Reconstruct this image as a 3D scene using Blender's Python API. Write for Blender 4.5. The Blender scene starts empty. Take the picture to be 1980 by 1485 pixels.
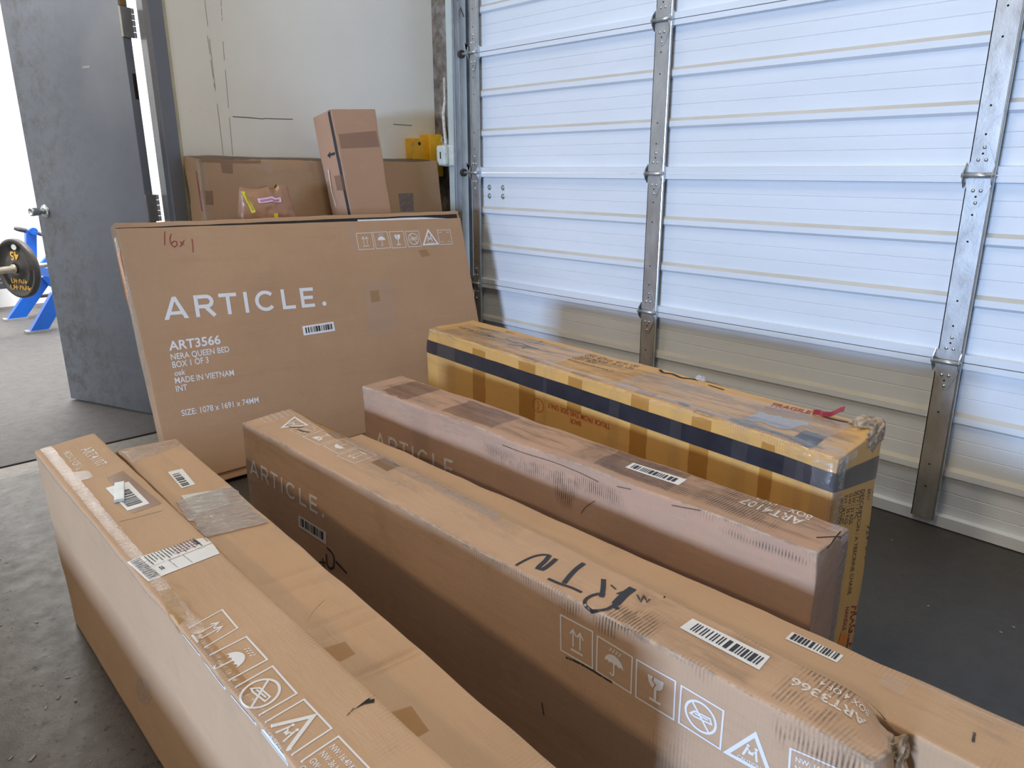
import bpy, bmesh, math, random
from mathutils import Vector, Matrix, noise
random.seed(7)
SC = bpy.context.scene
COL = SC.collection
PI = math.pi

# ------------------------------------------------------------------ camera
FPX, IW, IH = 1418.0, 1980.0, 1485.0
PITCH, ROLL, YAW = math.radians(16.434), math.radians(-0.106), math.radians(46.806)
CAMPOS = Vector((0, 0, 1.25))
_fw = Vector((math.cos(YAW)*math.cos(PITCH), math.sin(YAW)*math.cos(PITCH), -math.sin(PITCH)))
_rt0 = Vector((math.sin(YAW), -math.cos(YAW), 0)); _up0 = _rt0.cross(_fw)
_rt = _rt0*math.cos(ROLL)+_up0*math.sin(ROLL); _up = -_rt0*math.sin(ROLL)+_up0*math.cos(ROLL)
cam = bpy.data.objects.new('camera', bpy.data.cameras.new('camera'))
COL.objects.link(cam)
cam.data.sensor_width = 36.0; cam.data.lens = FPX/IW*36.0; cam.data.clip_start = 0.02
cam.matrix_world = Matrix(((_rt.x, _up.x, -_fw.x, CAMPOS.x), (_rt.y, _up.y, -_fw.y, CAMPOS.y), (_rt.z, _up.z, -_fw.z, CAMPOS.z), (0, 0, 0, 1)))
SC.camera = cam

# ------------------------------------------------------------------ light
SC.view_settings.view_transform = 'Standard'; SC.view_settings.look = 'None'
SC.view_settings.gamma = 1.0; SC.view_settings.use_curve_mapping = False
SC.view_settings.exposure = 0.08
W_ = bpy.data.worlds.new('world'); SC.world = W_; W_.use_nodes = True
W_.node_tree.nodes['Background'].inputs[0].default_value = (0.62, 0.78, 1.0, 1)
W_.node_tree.nodes['Background'].inputs[1].default_value = 1.0
def area(name, loc, target, sx, sy, power, color):
    l = bpy.data.lights.new(name, 'AREA'); l.shape = 'RECTANGLE'; l.size = sx; l.size_y = sy
    l.energy = power; l.color = color
    o = bpy.data.objects.new(name, l); COL.objects.link(o); o.location = loc
    d = Vector(target)-Vector(loc); o.rotation_euler = d.to_track_quat('-Z', 'Y').to_euler()
    return o
# daylight that enters by the opening in the left wall
area('daylight', (-6.05, -0.15, 1.12), (0, -0.15, 1.12), 1.3, 0.66, 560, (0.45, 0.645, 1.0))
# ceiling lamps of the store room
for (x, y, p) in ((0.9, 1.3, 50), (0.9, -2.4, 36)):
    area('ceiling_lamp', (x, y, 4.5), (x, y, 0), 1.4, 0.8, p, (1.0, 0.88, 0.70))
area('side_lamp', (-5.6, 0.9, 4.25), (0.9, 0.9, 0.45), 0.5, 0.5, 100, (1.0, 0.80, 0.56))
# the gym beyond the doorway: unseen lights, two aimed to whiten its far wall
for (x, y, p, ty) in ((0.8, 6.4, 120, 8.25), (3.2, 6.4, 90, 8.25), (1.0, 5.4, 8, 5.4)):
    area('unseen_gym_light', (x, y, 3.35), (x, ty, 0.9 if ty > 8 else 0), 1.6, 0.9, p, (1.0, 0.98, 0.96))

area('unseen_gym_light', (1.3, 7.0, 3.44), (1.3, 7.0, 0), 3.0, 2.5, 120, (1.0, 0.99, 0.97))  # added overhead light, placed so its reflection makes the glints on the tape
area('unseen_gym_light', (-2.6, 5.6, 3.0), (1.1, 4.2, 1.3), 1.4, 1.0, 42, (0.96, 0.98, 1.0))  # added side light that brightens the open door leaf

# ------------------------------------------------------------------ materials
def new_mat(name):
    m = bpy.data.materials.new(name); m.use_nodes = True
    nt = m.node_tree
    return m, nt, nt.nodes['Principled BSDF']
def N(nt, t, **kw):
    n = nt.nodes.new(t)
    for k, v in kw.items():
        if k.startswith('in_'):
            n.inputs[int(k[3:]) if k[3:].isdigit() else k[3:].replace('_', ' ')].default_value = v
        else: setattr(n, k, v)
    return n
def L(nt, a, b): nt.links.new(a, b)
def c4(c): return (c[0], c[1], c[2], 1)
def ramp(nt, src, p0, p1, c0=(0, 0, 0), c1=(1, 1, 1)):
    r = N(nt, 'ShaderNodeValToRGB'); e = r.color_ramp.elements
    e[0].position = p0; e[1].position = p1; e[0].color = c4(c0); e[1].color = c4(c1)
    L(nt, src, r.inputs[0]); return r.outputs[0]
def mixc(nt, fac, a, b, mode='MIX'):
    n = N(nt, 'ShaderNodeMix', data_type='RGBA', blend_type=mode)
    if isinstance(fac, (int, float)): n.inputs[0].default_value = fac
    else: L(nt, fac, n.inputs[0])
    for s, v in ((6, a), (7, b)):
        if isinstance(v, tuple): n.inputs[s].default_value = c4(v)
        else: L(nt, v, n.inputs[s])
    return n.outputs[2]
def mth(nt, op, a, b=None):
    n = N(nt, 'ShaderNodeMath', operation=op)
    for i, v in enumerate((a, b)):
        if v is None: continue
        if isinstance(v, (int, float)): n.inputs[i].default_value = v
        else: L(nt, v, n.inputs[i])
    return n.outputs[0]
def noise_t(nt, vec, scale, detail=4, rough=0.6, stretch=None):
    if stretch:
        mp = N(nt, 'ShaderNodeMapping'); mp.inputs['Scale'].default_value = stretch
        L(nt, vec, mp.inputs[0]); vec = mp.outputs[0]
    n = N(nt, 'ShaderNodeTexNoise'); n.inputs['Scale'].default_value = scale
    n.inputs['Detail'].default_value = detail; n.inputs['Roughness'].default_value = rough
    L(nt, vec, n.inputs['Vector']); return n.outputs[0]
def bump(nt, bsdf, h, strength, dist=0.01):
    b = N(nt, 'ShaderNodeBump'); b.inputs['Strength'].default_value = strength; b.inputs['Distance'].default_value = dist
    L(nt, h, b.inputs['Height']); L(nt, b.outputs[0], bsdf.inputs['Normal']); return b
def objco(nt): return N(nt, 'ShaderNodeTexCoord').outputs['Object']

def plain(name, col, rough=0.5, metal=0.0, var=0.08, scale=20, bmp=0.0, dirt=None, dirtamt=0.0, spec=None):
    m, nt, b = new_mat(name)
    co = objco(nt)
    n = noise_t(nt, co, scale)
    f = ramp(nt, n, 0.3, 0.7)
    lo = tuple(v*(1-var) for v in col); hi = tuple(min(1, v*(1+var)) for v in col)
    out = mixc(nt, f, lo, hi)
    if dirt:
        n2 = noise_t(nt, co, scale*0.35, 6, 0.7)
        f2 = ramp(nt, n2, 0.62-dirtamt*0.3, 0.8-dirtamt*0.3)
        out = mixc(nt, mth(nt, 'MULTIPLY', f2, min(1, 0.4+dirtamt)), out, dirt)
    L(nt, out, b.inputs['Base Color'])
    b.inputs['Roughness'].default_value = rough; b.inputs['Metallic'].default_value = metal
    if spec is not None: b.inputs['Specular IOR Level'].default_value = spec
    if bmp: bump(nt, b, n, bmp)
    return m

def cardboard(name, base, dirt=0.5, scuff=(0.22, 0.17, 0.13), pale=(0.62, 0.47, 0.33), gloss=0.75, flute=0.05, grey=0.0):
    m, nt, b = new_mat(name)
    a = N(nt, 'ShaderNodeAttribute', attribute_name='loc').outputs['Vector']
    w = N(nt, 'ShaderNodeAttribute', attribute_name='wear').outputs['Fac']
    n1 = noise_t(nt, a, 2.6, 5, 0.65)
    n2 = noise_t(nt, a, 9, 6, 0.7, (0.35, 1.6, 1.6))
    n3 = noise_t(nt, a, 55, 6, 0.75)
    n4 = noise_t(nt, a, 240, 2, 0.5, (1, 1, 0.12))
    col = mixc(nt, ramp(nt, n1, 0.3, 0.7), tuple(v*0.93 for v in base), tuple(min(1, v*1.06) for v in base))
    col = mixc(nt, mth(nt, 'MULTIPLY', ramp(nt, n2, 0.52, 0.78), 0.35*dirt), col, tuple(v*0.62 for v in base))
    col = mixc(nt, mth(nt, 'MULTIPLY', ramp(nt, n4, 0.35, 0.75), 0.10), col, tuple(v*0.72 for v in base))
    wv = N(nt, 'ShaderNodeTexWave', wave_type='BANDS', bands_direction='X'); wv.inputs['Scale'].default_value = 44
    wv.inputs['Distortion'].default_value = 0.3
    L(nt, a, wv.inputs['Vector'])
    col = mixc(nt, mth(nt, 'MULTIPLY', wv.outputs['Fac'], flute*0.6), col, tuple(v*0.5 for v in base))
    # rubbed edges: flute marks showing through as dark stripes, and pale torn paper
    n5 = noise_t(nt, a, 7, 5, 0.65)
    rub = mth(nt, 'MULTIPLY', ramp(nt, mth(nt, 'ADD', mth(nt, 'MULTIPLY', w, 0.22), n5), 0.60, 0.74), ramp(nt, wv.outputs['Fac'], 0.35, 0.9))
    col = mixc(nt, mth(nt, 'MULTIPLY', rub, 0.55*dirt), col, scuff)
    # long scrape marks and grubby patches
    n7 = noise_t(nt, a, 10, 8, 0.78, (0.22, 2.2, 2.2)); n8 = noise_t(nt, a, 3.3, 3, 0.5)
    col = mixc(nt, mth(nt, 'MULTIPLY', mth(nt, 'MULTIPLY', ramp(nt, n7, 0.54, 0.70), ramp(nt, n8, 0.42, 0.62)), 0.62*dirt), col, tuple(v*0.42+0.03 for v in base))
    n9 = noise_t(nt, a, 13, 5, 0.7, (0.3, 1.8, 1.8))
    col = mixc(nt, mth(nt, 'MULTIPLY', ramp(nt, n9, 0.60, 0.74), 0.30*dirt), col, pale)
    sc = mth(nt, 'MULTIPLY', w, n3)
    col = mixc(nt, mth(nt, 'MULTIPLY', ramp(nt, sc, 0.33, 0.52), 0.85*dirt), col, scuff)
    n6 = noise_t(nt, a, 30, 4, 0.7, (0.5, 1, 1))
    col = mixc(nt, mth(nt, 'MULTIPLY', ramp(nt, mth(nt, 'MULTIPLY', w, n6), 0.36, 0.6), 0.55), col, pale)
    if grey:
        col = mixc(nt, mth(nt, 'MULTIPLY', ramp(nt, noise_t(nt, a, 5, 7, 0.75, (0.5, 1.3, 1.3)), 0.45, 0.7), grey), col, (0.30, 0.25, 0.22))
    L(nt, col, b.inputs['Base Color'])
    b.inputs['Roughness'].default_value = gloss; b.inputs['Specular IOR Level'].default_value = 0.25
    h = mth(nt, 'ADD', mth(nt, 'MULTIPLY', wv.outputs['Fac'], 0.03), mth(nt, 'MULTIPLY', n2, 1.0))
    h = mth(nt, 'ADD', h, mth(nt, 'MULTIPLY', mth(nt, 'MULTIPLY', n3, w), 0.5))
    bump(nt, b, h, 0.22, 0.008)
    return m

def ink(name, col, fade=0.0, rough=0.6):
    m, nt, b = new_mat(name)
    b.inputs['Base Color'].default_value = c4(col); b.inputs['Roughness'].default_value = rough
    if fade:
        n = noise_t(nt, objco(nt), 170, 5, 0.75)
        L(nt, ramp(nt, n, fade-0.12, fade+0.12), b.inputs['Alpha'])
    return m
def tape(name, col, alpha, rough=0.16, wr=0.35, gl=0.5, scale=45, graz=0.9, bd=0.005):
    m, nt, b = new_mat(name)
    co = objco(nt)
    n = noise_t(nt, co, scale, 4, 0.6, (0.6, 1.4, 1.2))
    b.inputs['Base Color'].default_value = c4(col); b.inputs['Roughness'].default_value = rough
    b.inputs['Specular IOR Level'].default_value = gl
    bp = bump(nt, b, n, wr, bd)
    tr = N(nt, 'ShaderNodeBsdfTransparent'); tr.inputs[0].default_value = c4(tuple(1-(1-v)*min(1, alpha*1.4) for v in col))
    mx = N(nt, 'ShaderNodeMixShader'); mx.inputs[0].default_value = alpha
    L(nt, tr.outputs[0], mx.inputs[1]); L(nt, b.outputs[0], mx.inputs[2])
    gs = N(nt, 'ShaderNodeBsdfGlossy'); gs.inputs['Roughness'].default_value = rough; L(nt, bp.outputs[0], gs.inputs['Normal'])
    fr = N(nt, 'ShaderNodeLayerWeight'); L(nt, bp.outputs[0], fr.inputs['Normal'])
    fac = mth(nt, 'ADD', mth(nt, 'MULTIPLY', mth(nt, 'POWER', fr.outputs['Facing'], 3.5), graz), 0.045)
    mx2 = N(nt, 'ShaderNodeMixShader'); L(nt, fac, mx2.inputs[0])
    L(nt, mx.outputs[0], mx2.inputs[1]); L(nt, gs.outputs[0], mx2.inputs[2])
    L(nt, mx2.outputs[0], nt.nodes['Material Output'].inputs[0])
    return m

CB_ARTICLE = cardboard('cardboard_smooth_brown', (0.475, 0.288, 0.160), dirt=0.35, flute=0.03)
CB_TAN = cardboard('cardboard_tan', (0.543, 0.355, 0.213), dirt=0.45, flute=0.03)
CB_RTN = cardboard('cardboard_scuffed_tan', (0.548, 0.355, 0.220), dirt=0.95, flute=0.05)
CB_DUSTY = cardboard('cardboard_dusty', (0.504, 0.309, 0.201), dirt=1.0, flute=0.06, grey=0.35)
CB_YELLOW = cardboard('cardboard_yellow', (0.66, 0.375, 0.115), dirt=0.6, flute=0.04, gloss=0.45)
CB_BACK = cardboard('cardboard_plain', (0.437, 0.278, 0.160), dirt=0.4, flute=0.03)
CB_NARROW = cardboard('cardboard_rosy', (0.437, 0.263, 0.165), dirt=0.25, flute=0.05)
WHITE_INK = ink('white_ink', (0.78, 0.76, 0.74))
WHITE_WORN = ink('worn_white_ink', (0.76, 0.70, 0.62), 0.40)
WHITE_FAINT = ink('faint_white_ink', (0.60, 0.50, 0.42), 0.55)
BLACK_INK = ink('black_ink', (0.018, 0.017, 0.02), 0, 0.45)
BLACK_WORN = ink('worn_black_ink', (0.04, 0.035, 0.03), 0.42)
RED_INK = ink('red_ink', (0.42, 0.035, 0.02))
RED_WORN = ink('worn_red_ink', (0.30, 0.03, 0.035), 0.40)
ORANGE = ink('orange_label', (0.80, 0.22, 0.03))
PAPER = plain('label_paper', (0.80, 0.79, 0.76), 0.5, var=0.04)
GREYPAPER = plain('grey_paper', (0.62, 0.62, 0.56), 0.35, var=0.05, spec=0.6)
BROWN_TAPE = tape('brown_tape', (0.42, 0.23, 0.085), 0.45, 0.3, 0.12, graz=0.35)
SOFT_TAPE = tape('soft_brown_tape', (0.40, 0.23, 0.13), 0.22, 0.3, 0.15, graz=0.25)
AMBER_TAPE = tape('amber_tape', (0.62, 0.36, 0.08), 0.24, 0.2, 0.2, graz=0.4)
CLEAR_TAPE = tape('clear_tape', (0.86, 0.80, 0.72), 0.02, 0.12, 0.6, graz=0.40)
SHINY_TAPE = tape('crumpled_clear_tape', (0.84, 0.78, 0.70), 0.06, 0.07, 0.75, 0.8, 95)
BUBBLE = tape('clear_plastic_film', (0.74, 0.69, 0.65), 0.42, 0.07, 1.0, 0.7, 55, bd=0.012)
def mark(name, col, kind, amt):
    m, nt, b = new_mat(name); co = objco(nt)
    fd = N(nt, 'ShaderNodeAttribute', attribute_name='fade').outputs['Fac']
    if kind == 'flute':
        wv = N(nt, 'ShaderNodeTexWave', wave_type='BANDS', bands_direction='Y'); wv.inputs['Scale'].default_value = 46; wv.inputs['Distortion'].default_value = .6
        L(nt, co, wv.inputs['Vector'])
        f = mth(nt, 'MULTIPLY', ramp(nt, wv.outputs['Fac'], .35, .85), ramp(nt, noise_t(nt, co, 16, 5, .7), .38, .60))
    else: f = ramp(nt, noise_t(nt, co, 12, 8, .78, (2.4, .28, 2.0)), .46, .66)
    f = mth(nt, 'MULTIPLY', mth(nt, 'MULTIPLY', f, fd), amt)
    b.inputs['Base Color'].default_value = c4(col); b.inputs['Roughness'].default_value = .9
    L(nt, f, b.inputs['Alpha']); return m
FLUTE = mark('rubbed_flutes', (0.12, 0.088, 0.066), 'flute', .6)
DIRT = mark('grubby_streaks', (0.20, 0.15, 0.11), 'streak', .5)
DIRT2 = mark('light_streaks', (0.25, 0.17, 0.10), 'streak', .30)
DUST = mark('pale_dust', (0.52, 0.41, 0.31), 'streak', .55)
BLACK_TAPE = plain('black_tape', (0.028, 0.028, 0.034), 0.28, var=0.25, scale=14, bmp=0.08, spec=0.5)
BLACK = plain('black_gap', (0.02, 0.016, 0.013), 0.9, var=0.2)
FOAM = plain('white_foam', (0.75, 0.75, 0.76), 0.6)
TORN = plain('torn_fibre', (0.36, 0.27, 0.18), 0.9, var=0.45, scale=60, bmp=0.5)

def steel_white():
    m, nt, b = new_mat('white_painted_steel')
    co = objco(nt)
    n = noise_t(nt, co, 3, 6, 0.7, (1, 0.25, 1.5)); n2 = noise_t(nt, co, 90, 3)
    col = mixc(nt, ramp(nt, n, 0.35, 0.75), (0.735, 0.785, 0.83), (0.665, 0.705, 0.74))
    col = mixc(nt, mth(nt, 'MULTIPLY', ramp(nt, n2, 0.70, 0.78), 0.25), col, (0.45, 0.40, 0.34))
    L(nt, col, b.inputs['Base Color']); b.inputs['Roughness'].default_value = 0.42
    return m
STEELW = steel_white()
def tan_steel():
    m, nt, b = new_mat('tan_rib_top')
    n = noise_t(nt, objco(nt), 6, 5, 0.7, (1, 0.4, 1))
    L(nt, mixc(nt, ramp(nt, n, 0.35, 0.65), (0.58, 0.56, 0.50), (0.50, 0.475, 0.41)), b.inputs['Base Color'])
    b.inputs['Roughness'].default_value = 0.7
    return m
RIBTAN = tan_steel()  # tan tone for the upper slopes of the door ribs
def galv():
    m, nt, b = new_mat('galvanised_steel')
    co = objco(nt)
    n = noise_t(nt, co, 14, 6, 0.7, (1, 1, 0.5)); n2 = noise_t(nt, co, 150, 2)
    L(nt, mixc(nt, ramp(nt, n, 0.3, 0.72), (0.40, 0.41, 0.41), (0.60, 0.61, 0.61)), b.inputs['Base Color'])
    b.inputs['Metallic'].default_value = 0.75
    L(nt, ramp(nt, n, 0.3, 0.8, (0.32,)*3, (0.5,)*3), b.inputs['Roughness'])
    bump(nt, b, n2, 0.03)
    return m
GALV = galv()
ZINC = plain('bright_zinc', (0.62, 0.66, 0.68), 0.26, 0.9, var=0.1)
DARKHOLE = plain('dark_hole', (0.01, 0.01, 0.01), 0.9)
STEELBAR = plain('worn_bar_steel', (0.42, 0.38, 0.31), 0.35, 0.8, var=0.2)
def doorpaint():
    m, nt, b = new_mat('grey_door_paint')
    co = objco(nt)
    n = noise_t(nt, co, 2.2, 6, 0.7); n2 = noise_t(nt, co, 9, 7, 0.8); n3 = noise_t(nt, co, 60, 3)
    sep = N(nt, 'ShaderNodeSeparateXYZ'); L(nt, co, sep.inputs[0])
    col = mixc(nt, ramp(nt, n, 0.35, 0.7), (0.178, 0.200, 0.250), (0.215, 0.240, 0.298))
    grub = mth(nt, 'MULTIPLY', ramp(nt, n2, 0.46, 0.64), ramp(nt, sep.outputs[0], 0.20, 0.75))
    # smudges by the handle edge
    col = mixc(nt, mth(nt, 'MULTIPLY', grub, 0.75), col, (0.095, 0.082, 0.072))
    low = ramp(nt, sep.outputs[2], 0.0, 0.9, (1, 1, 1), (0, 0, 0))
    col = mixc(nt, mth(nt, 'MULTIPLY', mth(nt, 'MULTIPLY', low, ramp(nt, n2, 0.42, 0.7)), 0.55), col, (0.09, 0.09, 0.10))
    col = mixc(nt, mth(nt, 'MULTIPLY', ramp(nt, n3, 0.71, 0.76), 0.5), col, (0.05, 0.05, 0.05))
    L(nt, col, b.inputs['Base Color']); b.inputs['Roughness'].default_value = 0.38
    return m
DOORP = doorpaint()
FRAMEP = plain('grey_frame_paint', (0.16, 0.175, 0.21), 0.4, var=0.06, scale=4)
def wallpaint():
    m, nt, b = new_mat('cream_wall_paint')
    co = objco(nt)
    n = noise_t(nt, co, 1.6, 5, 0.6); n2 = noise_t(nt, co, 22, 6, 0.75)
    col = mixc(nt, ramp(nt, n, 0.3, 0.7), (0.74, 0.72, 0.645), (0.80, 0.78, 0.70))
    col = mixc(nt, mth(nt, 'MULTIPLY', ramp(nt, n2, 0.62, 0.75), 0.18), col, (0.36, 0.35, 0.31))
    L(nt, col, b.inputs['Base Color']); b.inputs['Roughness'].default_value = 0.55
    bump(nt, b, noise_t(nt, co, 120, 2), 0.05)
    return m
WALLP = wallpaint()
WALLD = plain('dull_block_wall', (0.24, 0.235, 0.225), 0.8)
YELLOWED = plain('yellowed_paint', (0.50, 0.45, 0.30), 0.6, var=0.15, scale=12)
GYMWALL = plain('gym_white_wall', (0.88, 0.88, 0.87), 0.6, var=0.02)
CEIL = plain('ceiling_grey', (0.16, 0.155, 0.15), 0.8, var=0.05)
def concrete(name, a_, b_, pits=0.5, rough=0.75, patch=None, door_tone=None):
    m, nt, b = new_mat(name)
    co = objco(nt)
    n = noise_t(nt, co, 1.3, 6, 0.65); n2 = noise_t(nt, co, 16, 7, 0.75); n3 = noise_t(nt, co, 42, 5, 0.75)
    col = mixc(nt, ramp(nt, n, 0.3, 0.7), a_, b_)
    col = mixc(nt, mth(nt, 'MULTIPLY', ramp(nt, n2, 0.5, 0.75), 0.4), col, tuple(v*0.65 for v in a_))
    col = mixc(nt, mth(nt, 'MULTIPLY', ramp(nt, n3, 0.57, 0.64), pits), col, tuple(v*0.3 for v in a_))
    col = mixc(nt, mth(nt, 'MULTIPLY', ramp(nt, n3, 0.30, 0.40, (1, 1, 1), (0, 0, 0)), pits*0.7), col, tuple(min(1, v*2.0) for v in b_))
    if patch:
        n4 = noise_t(nt, co, 2.1, 3, 0.5)
        col = mixc(nt, ramp(nt, n4, 0.50, 0.515), col, mixc(nt, 0.65, col, patch))
    if door_tone:   # darker towards the overhead door
        sp = N(nt, 'ShaderNodeSeparateXYZ'); L(nt, co, sp.inputs[0])
        edge = mth(nt, 'ADD', sp.outputs[0], mth(nt, 'MULTIPLY', n, 1.2))
        col = mixc(nt, mth(nt, 'MULTIPLY', ramp(nt, mth(nt, 'DIVIDE', edge, 4.0), 0.30, 0.55), 0.8), col, door_tone)
    L(nt, col, b.inputs['Base Color'])
    L(nt, ramp(nt, n2, 0.3, 0.7, (rough-0.15,)*3, (rough+0.05,)*3), b.inputs['Roughness'])
    bump(nt, b, mth(nt, 'ADD', n2, n3), 0.25, 0.006)
    return m
CONC = concrete('worn_concrete', (0.080, 0.070, 0.057), (0.122, 0.107, 0.089), 0.9, 0.5, (0.075, 0.066, 0.055), (0.034, 0.031, 0.026))
CONC2 = concrete('pale_concrete', (0.26, 0.235, 0.20), (0.33, 0.30, 0.265), 0.6, 0.55)
RUBBER = concrete('gym_floor_grey', (0.098, 0.092, 0.090), (0.118, 0.112, 0.110), 0.12, 0.7)
BLUE = plain('blue_powder_coat', (0.01, 0.13, 0.62), 0.35, var=0.08, scale=6)
IRON = plain('black_iron', (0.045, 0.042, 0.04), 0.42, 0.2, var=0.2)
GRIP = plain('black_grip', (0.10, 0.10, 0.105), 0.55)
PAD = plain('dark_vinyl', (0.05, 0.05, 0.055), 0.5)
GREYMAT = plain('grey_mat', (0.30, 0.30, 0.32), 0.7)
GOLD = ink('yellow_paint_mark', (0.75, 0.42, 0.06))
YELLOWP = plain('yellow_paint', (0.72, 0.40, 0.015), 0.4, var=0.12, scale=25, dirt=(0.25, 0.16, 0.06), dirtamt=0.25)
PLASTIC = plain('dirty_white_plastic', (0.62, 0.66, 0.60), 0.45, var=0.08, scale=30, dirt=(0.35, 0.30, 0.16), dirtamt=0.3)
GRIME = plain('grimy_masonry', (0.16, 0.13, 0.10), 0.9, var=0.6, scale=14, bmp=0.6, dirt=(0.45, 0.42, 0.37), dirtamt=0.35)
JAMBP = plain('pale_green_jamb_paint', (0.52, 0.57, 0.52), 0.45, var=0.06, scale=8, dirt=(0.42, 0.36, 0.26), dirtamt=0.08)
MAILER = plain('brown_poly_mailer', (0.40, 0.205, 0.105), 0.3, var=0.10, scale=10, bmp=0.25)
YLABEL = plain('yellow_sticker', (0.78, 0.62, 0.03), 0.5)
PLABEL = plain('pink_sticker', (0.85, 0.55, 0.60), 0.5)
PINKINK = ink('purple_print', (0.45, 0.22, 0.32))
DARKYEL = ink('dark_yellow_print', (0.40, 0.30, 0.02))
CABLEP = plain('peeling_cable', (0.58, 0.55, 0.48), 0.7, var=0.35, scale=60)

# ------------------------------------------------------------------ object helpers
def tag(o, label=None, cat=None, group=None, kind=None):
    if label: o['label'] = label
    if cat: o['category'] = cat
    if group: o['group'] = group
    if kind: o['kind'] = kind
    return o
def empty(name, loc, label=None, cat=None, group=None, kind=None):
    o = bpy.data.objects.new(name, None); COL.objects.link(o); o.location = loc; o.empty_display_size = 0.1
    return tag(o, label, cat, group, kind)
def base_of(p):
    b = Vector((0, 0, 0))
    while p is not None: b = b + p.location; p = p.parent
    return b
def mk(name, verts, faces, mat, parent=None, smooth=False, origin=None):
    """one mesh object from world-space vertices"""
    vs = [Vector(v) for v in verts]
    if origin is None:
        if parent is not None: origin = base_of(parent)
        else:
            lo = Vector((min(v[i] for v in vs) for i in range(3))); hi = Vector((max(v[i] for v in vs) for i in range(3)))
            origin = Vector(((lo.x+hi.x)/2, (lo.y+hi.y)/2, lo.z))
    me = bpy.data.meshes.new(name)
    me.from_pydata([tuple(v-origin) for v in vs], [], faces); me.update()
    if mat is not None: me.materials.append(mat)
    o = bpy.data.objects.new(name, me); COL.objects.link(o)
    if parent is not None:
        o.parent = parent; o.location = origin-base_of(parent)
    else: o.location = origin
    if smooth:
        for p in me.polygons: p.use_smooth = True
    return o
def fix(o):
    bm = bmesh.new(); bm.from_mesh(o.data); bmesh.ops.recalc_face_normals(bm, faces=bm.faces); bm.to_mesh(o.data); bm.free(); return o
class MB:
    """collects shapes in world space; build() links them as ONE mesh"""
    def __init__(s): s.v = []; s.f = []
    def add(s, vs, fs):
        k = len(s.v); s.v += [Vector(v) for v in vs]; s.f += [tuple(i+k for i in f) for f in fs]; return s
    def box(s, lo, hi, M=None, bev=0.0):
        x0, y0, z0 = lo; x1, y1, z1 = hi
        if bev <= 0:
            vs = [(x, y, z) for x in (x0, x1) for y in (y0, y1) for z in (z0, z1)]
            fs = [(0, 1, 3, 2), (4, 6, 7, 5), (0, 4, 5, 1), (2, 3, 7, 6), (0, 2, 6, 4), (1, 5, 7, 3)]
        else:
            bm = bmesh.new(); r = bmesh.ops.create_cube(bm, size=1.0)
            for v in bm.verts: v.co = Vector(((x0+x1)/2+v.co.x*(x1-x0), (y0+y1)/2+v.co.y*(y1-y0), (z0+z1)/2+v.co.z*(z1-z0)))
            bmesh.ops.bevel(bm, geom=list(bm.edges), offset=bev, segments=2, affect='EDGES', profile=0.5)
            bm.verts.index_update(); vs = [v.co.copy() for v in bm.verts]; fs = [tuple(v.index for v in f.verts) for f in bm.faces]; bm.free()
        if M is not None: vs = [M @ Vector(v) for v in vs]
        return s.add(vs, fs)
    def tube(s, pts, r, n=12, caps=True):
        pts = [Vector(p) for p in pts]; rings = []
        rr = r if isinstance(r, (list, tuple)) else [r]*len(pts)
        for i, p in enumerate(pts):
            d = (pts[min(i+1, len(pts)-1)]-pts[max(i-1, 0)]).normalized()
            a = d.cross(Vector((0, 0, 1)))
            if a.length < 1e-3: a = d.cross(Vector((1, 0, 0)))
            a.normalize(); b = d.cross(a)
            rings.append([p+a*math.cos(2*PI*k/n)*rr[i]+b*math.sin(2*PI*k/n)*rr[i] for k in range(n)])
        vs = [v for ring in rings for v in ring]; fs = []
        for i in range(len(pts)-1):
            for k in range(n): fs.append((i*n+k, i*n+(k+1) % n, (i+1)*n+(k+1) % n, (i+1)*n+k))
        if caps: fs.append(tuple(range(n-1, -1, -1))); fs.append(tuple(range((len(pts)-1)*n, len(pts)*n)))
        return s.add(vs, fs)
    def prism(s, poly, d):
        """polygon (world points) extruded by vector d"""
        n = len(poly); d = Vector(d); vs = [Vector(p) for p in poly]; vs += [v+d for v in vs]
        fs = [tuple(range(n-1, -1, -1)), tuple(range(n, 2*n))]+[(i, (i+1) % n, n+(i+1) % n, n+i) for i in range(n)]
        return s.add(vs, fs)
    def lathe(s, c, axis, prof, n=32):
        """profile of (distance along axis, radius)"""
        c = Vector(c); ax = Vector(axis).normalized(); a = ax.cross(Vector((0, 0, 1)))
        if a.length < 1e-3: a = ax.cross(Vector((1, 0, 0)))
        a.normalize(); b = ax.cross(a); vs = []; fs = []
        for (t, r) in prof:
            for k in range(n): vs.append(c+ax*t+(a*math.cos(2*PI*k/n)+b*math.sin(2*PI*k/n))*r)
        for i in range(len(prof)-1):
            for k in range(n): fs.append((i*n+k, i*n+(k+1) % n, (i+1)*n+(k+1) % n, (i+1)*n+k))
        return s.add(vs, fs)
    def build(s, name, mat, parent=None, smooth=False, origin=None):
        return fix(mk(name, s.v, s.f, mat, parent, smooth, origin))
def pixel_ray(x, y): return (_fw*FPX+_rt*(x-IW/2)-_up*(y-IH/2)).normalized()
def on_plane(x, y, P, n):
    d = pixel_ray(x, y); P = Vector(P); n = Vector(n); return CAMPOS+d*((P-CAMPOS).dot(n)/d.dot(n))
def project(P):
    v = Vector(P)-CAMPOS; z = v.dot(_fw); return (IW/2+FPX*v.dot(_rt)/z, IH/2-FPX*v.dot(_up)/z)

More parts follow.
